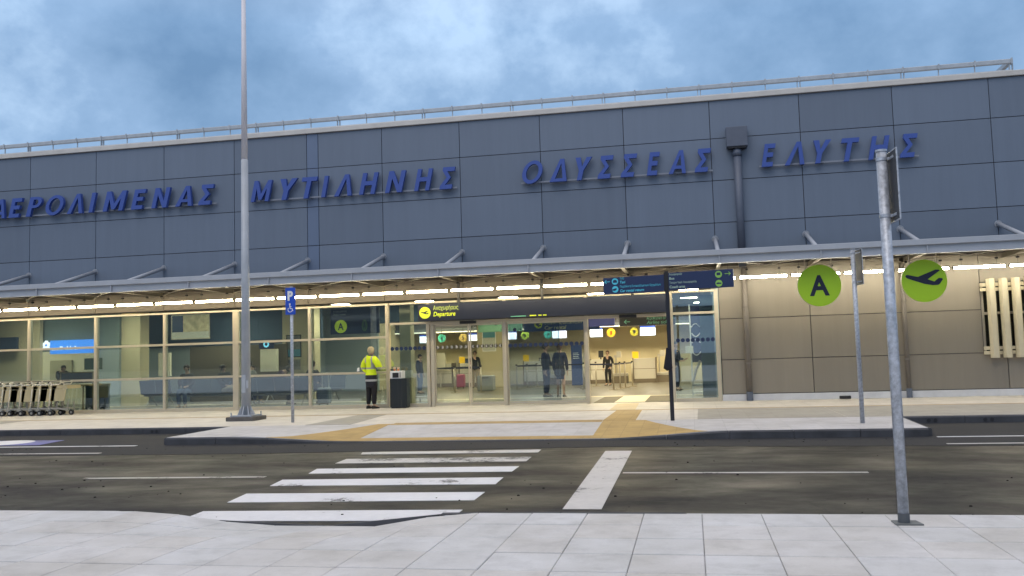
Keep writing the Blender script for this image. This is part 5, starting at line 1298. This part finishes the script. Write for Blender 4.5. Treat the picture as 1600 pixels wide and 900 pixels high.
def person(loc, yaw, H, label, top_mat, leg_mat, hair_mat, pose=None, jacket_len=0.46, skirt=False, long_hair=0, face=True, bulk=1.0, shoe=None, group=None, collar=None, arm=1.0):
    t = thing('person', loc, label, 'person', group)
    t.rotation_euler = (0, 0, yaw)
    P = dict(STAND); P.update(pose or {})
    V = {k: Vector(v)*H for k, v in P.items()}
    # --- body, one continuous skin from head to feet
    names = ['pel','spi','che','nec','hd','top','shL','elL','wrL','haL','shR','elR','wrR','haR','hiL','knL','anL','toL','hiR','knR','anR','toR']
    rad = dict(pel=.062,spi=.058,che=.068,nec=.030,hd=(.046,.056),top=.036,shL=.032,elL=.024,wrL=.016,haL=.017,shR=.032,elR=.024,wrR=.016,haR=.017,
               hiL=.050,knL=.033,anL=.022,toL=.020,hiR=.050,knR=.033,anR=.022,toR=.020)
    pts = [V[n] for n in names]; radii = [tuple(q*H for q in rad[n]) if isinstance(rad[n], tuple) else rad[n]*H for n in names]
    ix = {n: i for i, n in enumerate(names)}
    E_ = [(ix[a], ix[b]) for a, b in (('pel','spi'),('spi','che'),('che','nec'),('nec','hd'),('hd','top'),('che','shL'),('shL','elL'),('elL','wrL'),('wrL','haL'),
          ('che','shR'),('shR','elR'),('elR','wrR'),('wrR','haR'),('pel','hiL'),('hiL','knL'),('knL','anL'),('anL','toL'),('pel','hiR'),('hiR','knR'),('knR','anR'),('anR','toR'))]
    for s in 'LR':      # four fingers and a thumb on each hand
        ha = V['ha'+s]; d = (V['ha'+s]-V['wr'+s]).normalized(); side = d.cross(Vector((1,0,0))); side = side.normalized() if side.length > .1 else Vector((0,1,0))
        for k, (o, ln) in enumerate(((-.0105,.036),(-.0035,.042),(.0035,.039),(.0105,.031))):
            a = ha+side*o*H+d*.012*H; b = a+d*ln*.55*H; c = b+d*ln*.45*H+Vector((0,-.006*H,0))
            i0 = len(pts); pts += [a, b, c]; radii += [.0058*H, .0052*H, .0042*H]; E_ += [(ix['ha'+s], i0), (i0, i0+1), (i0+1, i0+2)]
        i0 = len(pts); a = ha-side*.018*H; pts += [a, a+d*.02*H-side*.006*H]; radii += [.006*H, .005*H]; E_ += [(ix['ha'+s], i0), (i0, i0+1)]
    if face:
        i0 = len(pts); pts.append(V['hd']+Vector((0,-.062,-.004))*H); radii.append(.008*H); E_.append((ix['hd'], i0))
    body = skin_mesh('body', pts, E_, radii, m_skin, t, None, 1)
    # --- trousers or skirt
    if leg_mat:
        q = ['pel','hiL','knL','anL','hiR','knR','anR']; rr_ = [.076,.064,.046,.034,.064,.046,.034]
        pp = [V[n].copy() for n in q]; 
        for i in (3, 6): pp[i] = pp[i]+(V[q[i-1]]-V[q[i]])*0.06
        pp.append(V['spi']*.5+V['pel']*.5); rr_.append(.070)
        skin_mesh('skirt' if skirt else 'trousers', pp, [(0,1),(1,2),(2,3),(0,4),(4,5),(5,6),(0,7)], [x*H*min(bulk,1.04) for x in rr_], leg_mat, t, None, 1)
    if skirt:
        g = MB(); rg = []
        for z, w_, d_ in ((.56,.078,.06),(.50,.088,.068),(.42,.086,.066),(.33,.078,.06)):
            rg.append([(w_*H*math.cos(a), d_*H*math.sin(a), z*H) for a in [2*math.pi*i/18 for i in range(18)]])
        g.loft(rg); g.smooth = True; o = g.build('skirt', skirt); o.parent = t; 
    # --- jacket with sleeves, hem at jacket_len
    q = ['spi','che','nec','shL','elL','wrL','shR','elR','wrR','pel']
    rr_ = [(.084,.068),(.094,.074),(.036,.036),.046*arm,.037*arm,.027*arm,.046*arm,.037*arm,.027*arm,(.089,.073)]
    pp = [V[n].copy() for n in q]; pp[2] = V['nec']*.8+V['che']*.2
    hem = V['pel']+(V['pel']-V['spi'])*((P['pel'][2]-jacket_len)/max(.02,abs(P['pel'][2]-P['spi'][2])) if P['pel'][2] > jacket_len else 0.05)
    pp.append(hem); rr_.append((.088,.075))
    rr_ = [tuple(x*H*bulk for x in r_) if isinstance(r_, tuple) else r_*H*bulk for r_ in rr_]
    skin_mesh('jacket', pp, [(0,1),(1,2),(1,3),(3,4),(4,5),(1,6),(6,7),(7,8),(0,9),(9,10)], rr_, top_mat, t, None, 1)
    if collar:
        g = MB(); n_ = V['nec']; g.tube(n_-Vector((0,0,.022*H)), n_+Vector((0,0,.012*H)), .046*H, .040*H, n=14); g.smooth = True; o = g.build('collar', collar); o.parent = t
    # --- shoes
    for s in 'LR':
        a, b = V['an'+s], V['to'+s]; g = MB()
        d = (b-a); d.z = 0; d = d.normalized() if d.length > .001 else Vector((0,-1,0)); n = Vector((-d.y, d.x, 0)); rg = []
        for u, w_, h_ in ((-.035,.018,.05),(0,.024,.055),(.05,.026,.034),(.10,.022,.022),(.118,.012,.012)):
            c = a+d*u*H; zb = min(a.z, b.z)-.02*H
            rg.append([tuple(c+n*w_*H*sx_+Vector((0,0,zb-c.z+h_*H*zz))) for sx_, zz in ((-1,0),(1,0),(1,.6),(.5,1),(-.5,1),(-1,.6))])
        g.loft(rg); o = g.build('shoe', shoe or m_black); o.parent = t
    # --- hair
    hd = V['hd']; g = MB()
    g.ell(hd.x, hd.y+.014*H, hd.z+.010*H, .056*H, .060*H, .061*H, 16, 10, f=lambda p: (p[0], p[1] if p[2] > hd.z+.02*H else max(p[1], hd.y+.004*H), p[2]))
    if long_hair: g.ell(hd.x, hd.y+.035*H, hd.z-.03*H, .045*H, .03*H, long_hair*H, 14, 8)
    g.smooth = True; o = g.build('hair', hair_mat); o.parent = t
    if face:
        for sx_ in (-1, 1):
            g = MB(); g.ell(hd.x+sx_*.018*H, hd.y-.052*H, hd.z+.006*H, .006*H, .004*H, .004*H, 8, 6); o = g.build('eye', m_black); o.parent = t
            g = MB(); g.ell(hd.x+sx_*.049*H, hd.y+.002*H, hd.z-.002*H, .006*H, .012*H, .017*H, 8, 6); o = g.build('ear', m_skin); o.parent = t
        g = MB(); g.ell(hd.x, hd.y-.050*H, hd.z-.026*H, .014*H, .005*H, .003*H, 8, 6); o = g.build('mouth', pm('lips', (0.30,0.12,0.10), 0.6)); o.parent = t
    return t
h_blond = pm('hair_blond', (0.50,0.42,0.26), 0.8, 0, 0.25, 60); h_dark = pm('hair_dark', (0.018,0.014,0.012), 0.6, 0, 0.2, 60); h_brown = pm('hair_brown', (0.10,0.055,0.03), 0.7, 0, 0.2, 60)
navy = mk((0.015,0.022,0.055),'navy'); black = mk((0.010,0.010,0.013),'black'); jeans = mk((0.05,0.09,0.17),'jeans'); khaki = mk((0.34,0.27,0.17),'khaki'); plum = mk((0.06,0.03,0.07),'plum')
grey = mk((0.22,0.21,0.19),'grey')
# high visibility coat: yellow above, navy skirt with a silver band (a property of the cloth)
def hivis():
    M = bpy.data.materials.new('hi_vis_cloth'); M.use_nodes = True; t = M.node_tree; b = t.nodes['Principled BSDF']; Nn = t.nodes.new; Lk = t.links.new
    tc_ = Nn('ShaderNodeTexCoord'); s_ = Nn('ShaderNodeSeparateXYZ'); Lk(tc_.outputs['Object'], s_.inputs[0])
    mr_ = Nn('ShaderNodeMapRange'); mr_.inputs['From Min'].default_value = 0.5; mr_.inputs['From Max'].default_value = 1.5; Lk(s_.outputs[2], mr_.inputs['Value'])
    r_ = Nn('ShaderNodeValToRGB'); cr_ = r_.color_ramp; cr_.interpolation = 'CONSTANT'
    ye = (0.80,0.97,0.01,1); na = (0.010,0.012,0.022,1); si = (0.42,0.42,0.42,1)
    stops = [(0.0, na), (0.215, si), (0.27, na), (0.385, ye), (0.54, si), (0.585, ye), (0.955, na)]
    cr_.elements[0].position = 0; cr_.elements[0].color = na; cr_.elements[1].position = stops[1][0]; cr_.elements[1].color = stops[1][1]
    for p_, c_ in stops[2:]: e_ = cr_.elements.new(p_); e_.color = c_
    Lk(mr_.outputs[0], r_.inputs[0])
    # silver braces over the shoulders
    ab = Nn('ShaderNodeMath'); ab.operation = 'ABSOLUTE'; Lk(s_.outputs[0], ab.inputs[0])
    b1 = Nn('ShaderNodeMath'); b1.operation = 'COMPARE'; b1.inputs[1].default_value = 0.105; b1.inputs[2].default_value = 0.022; Lk(ab.outputs[0], b1.inputs[0])
    b2 = Nn('ShaderNodeMath'); b2.operation = 'GREATER_THAN'; b2.inputs[1].default_value = 1.05; Lk(s_.outputs[2], b2.inputs[0])
    b3 = Nn('ShaderNodeMath'); b3.operation = 'MULTIPLY'; Lk(b1.outputs[0], b3.inputs[0]); Lk(b2.outputs[0], b3.inputs[1])
    mxs = Nn('ShaderNodeMix'); mxs.data_type = 'RGBA'; mxs.inputs[7].default_value = si; Lk(b3.outputs[0], mxs.inputs[0]); Lk(r_.outputs[0], mxs.inputs[6])
    n_ = Nn('ShaderNodeTexNoise'); n_.inputs['Scale'].default_value = 14; n_.inputs['Detail'].default_value = 3; Lk(tc_.outputs['Object'], n_.inputs['Vector'])
    bp = Nn('ShaderNodeBump'); bp.inputs['Strength'].default_value = 0.5; bp.inputs['Distance'].default_value = 0.03; Lk(n_.outputs[0], bp.inputs['Height']); Lk(bp.outputs[0], b.inputs['Normal'])
    Lk(mxs.outputs[2], b.inputs['Base Color'])
    b.inputs['Roughness'].default_value = 0.7
    return M
# seen from behind: yaw pi turns the person's back to the viewer
hv = person((-8.36,-0.42,0), R(180-20), 1.66, 'person in a yellow high visibility coat seen from behind beside the black cabinet', hivis(), navy and black, h_blond,
    pose=dict(elR=(.175,-.01,.645), wrR=(.125,-.10,.575), haR=(.105,-.135,.585), elL=(-.165,-.005,.655), wrL=(-.12,-.085,.655), haL=(-.10,-.12,.68), hd=(0,-.018,.92), top=(0,-.02,.96)),
    jacket_len=0.318, bulk=1.22, arm=1.22, collar=navy)
tag(MB().add([(-8.69,-.60,.99),(-8.61,-.62,1.0),(-8.62,-.60,1.10),(-8.68,-.59,1.08),(-8.69,-.598,.99),(-8.61,-.618,1.0),(-8.62,-.598,1.10),(-8.68,-.588,1.08)],[(0,1,2,3),(7,6,5,4),(0,4,5,1),(1,5,6,2),(2,6,7,3),(3,7,4,0)]).build('paper_sheet', m_wpaint), 'white sheet of paper at the left of the woman in yellow', 'paper')
person((-4.42,4.3,0), R(78), 1.64, 'man in a dark navy suit facing right behind the tinted screen', navy, navy, h_dark, pose=dict(elL=(-.13,.01,.64), elR=(.13,-.02,.64), wrR=(.09,-.12,.60), haR=(.08,-.155,.61), hd=(0,-.015,.925)), jacket_len=0.47, bulk=1.08)
w = person((-3.92,3.95,0), R(172), 1.63, 'woman in a navy jacket and skirt seen from behind next to the suited man', navy, None, h_brown, pose=dict(), jacket_len=0.47, skirt=navy, long_hair=.03, bulk=1.08, face=False)
t = thing('handbag', (-3.92, 3.72, 0.62), 'black bag hanging at the back of the woman in navy', 'bag')
g = MB(); rg = []
for z, w_ in ((0.62,.11),(0.70,.17),(0.85,.165),(0.96,.10)): rg.append([(-3.90+w_*math.cos(a), 3.68+.06*math.sin(a), z) for a in [2*math.pi*i/14 for i in range(14)]])
g.loft(rg); g.smooth = True; g.build('bag', black, t); g = MB(); g.path([(-3.99,3.7,.95),(-3.92,3.75,1.15),(-3.82,3.7,.95)],.012,6); g.build('strap', black, t)
person((-3.31,13.1,0), R(-18), 1.42, 'person in a black suit standing in the open doorway view', black, black, h_brown, pose=dict(elR=(.15,.02,.64), wrR=(.09,-.04,.52), haR=(.07,-.06,.50)), jacket_len=.47)
person((-9.0,13.9,0), R(5), 1.58, 'man in a dark jacket and beige trousers beside the crimson suitcase', black, khaki, h_dark, pose=dict(elL=(-.15,-.02,.65), wrL=(-.12,-.08,.66), haL=(-.10,-.10,.69)), jacket_len=.45)
person((-9.93,9.0,0), R(80), 1.50, 'person in a navy hooded top and jeans at the edge of the left door', navy, jeans, h_dark, pose=dict(hd=(0,-.03,.905), top=(0,-.035,.94)), jacket_len=.46)
person((-0.50,6.95,0), R(70), 1.62, 'man in a navy suit seen through the glass right of the open door', navy, navy, h_dark, pose=dict(elR=(.13,-.03,.64), wrR=(.10,-.13,.62), haR=(.09,-.17,.63), elL=(-.13,-.03,.64), wrL=(-.09,-.12,.60), haL=(-.08,-.16,.60)), jacket_len=.48)
SIT = dict(pel=(0,.02,.29), spi=(0,.045,.385), che=(0,.05,.52), nec=(0,.05,.615), hd=(0,.03,.695), top=(0,.03,.735),
    shL=(-.095,.05,.575), elL=(-.125,.0,.43), wrL=(-.06,-.09,.375), haL=(-.04,-.13,.37), shR=(.095,.05,.575), elR=(.125,.0,.43), wrR=(.06,-.09,.375), haR=(.04,-.13,.37),
    hiL=(-.05,0,.28), knL=(-.055,-.22,.30), anL=(-.055,-.20,.045), toL=(-.06,-.29,.02), hiR=(.05,0,.28), knR=(.055,-.22,.30), anR=(.055,-.20,.045), toR=(.06,-.29,.02))
def sit(**k): d = dict(SIT); d.update(k); return d
person((-15.25,2.05,0), R(10), 1.74, 'seated traveller in a black top and jeans holding something pale', black, jeans, h_dark, pose=sit(hd=(0,.0,.69), top=(0,-.01,.73)), jacket_len=.29)
person((-13.95,2.1,0), R(62), 1.74, 'seated traveller in pale trousers with one leg crossed over', black, khaki, h_dark, pose=sit(knL=(-.04,-.23,.34), anL=(.05,-.33,.20), toL=(.06,-.40,.16), che=(0,.08,.50), nec=(0,.10,.59), hd=(0,.09,.67), top=(0,.09,.70)), jacket_len=.29)
person((-13.75,3.3,0), R(175), 1.82, 'dark haired traveller in a grey hooded top sitting with back to the glass', grey, black, h_dark, pose=sit(), jacket_len=.29, face=False)
person((-14.15,3.35,0), R(150), 1.78, 'seated traveller in black left of the grey hooded one', black, black, h_dark, pose=sit(), jacket_len=.29)
person((-12.55,2.6,0), R(110), 1.82, 'traveller in a plum jacket bending forward over the seats', plum, black, h_dark, pose=sit(spi=(0,.0,.42), che=(0,-.09,.53), nec=(0,-.17,.575), hd=(0,-.225,.60), top=(0,-.25,.615), shL=(-.095,-.10,.56), shR=(.095,-.10,.56), elL=(-.11,-.15,.43), elR=(.11,-.15,.43), wrL=(-.05,-.23,.40), wrR=(.05,-.23,.40), haL=(-.04,-.26,.39), haR=(.04,-.26,.39), pel=(0,.1,.34)), jacket_len=.30)
person((-11.35,2.7,0), R(170), 1.74, 'traveller of whom only the dark head shows above the seats', black, black, h_dark, pose=sit(), jacket_len=.29, face=False)
person((-21.80,4.8,0), R(60), 1.58, 'dark haired attendant bending over the bright kiosk counter', black, black, h_dark, pose=dict(spi=(0,-.02,.62), che=(0,-.10,.72), nec=(0,-.15,.79), hd=(0,-.19,.84), top=(0,-.21,.87), shL=(-.095,-.1,.76), shR=(.095,-.1,.76), elL=(-.13,-.17,.62), elR=(.13,-.17,.62), wrL=(-.06,-.25,.6), wrR=(.06,-.25,.6), haL=(-.05,-.28,.6), haR=(.05,-.28,.6)), jacket_len=.46)
person((-14.7,5.2,0), R(0), 1.62, 'traveller in black sitting far back in the dark waiting room', black, black, h_dark, pose=sit(), jacket_len=.29)
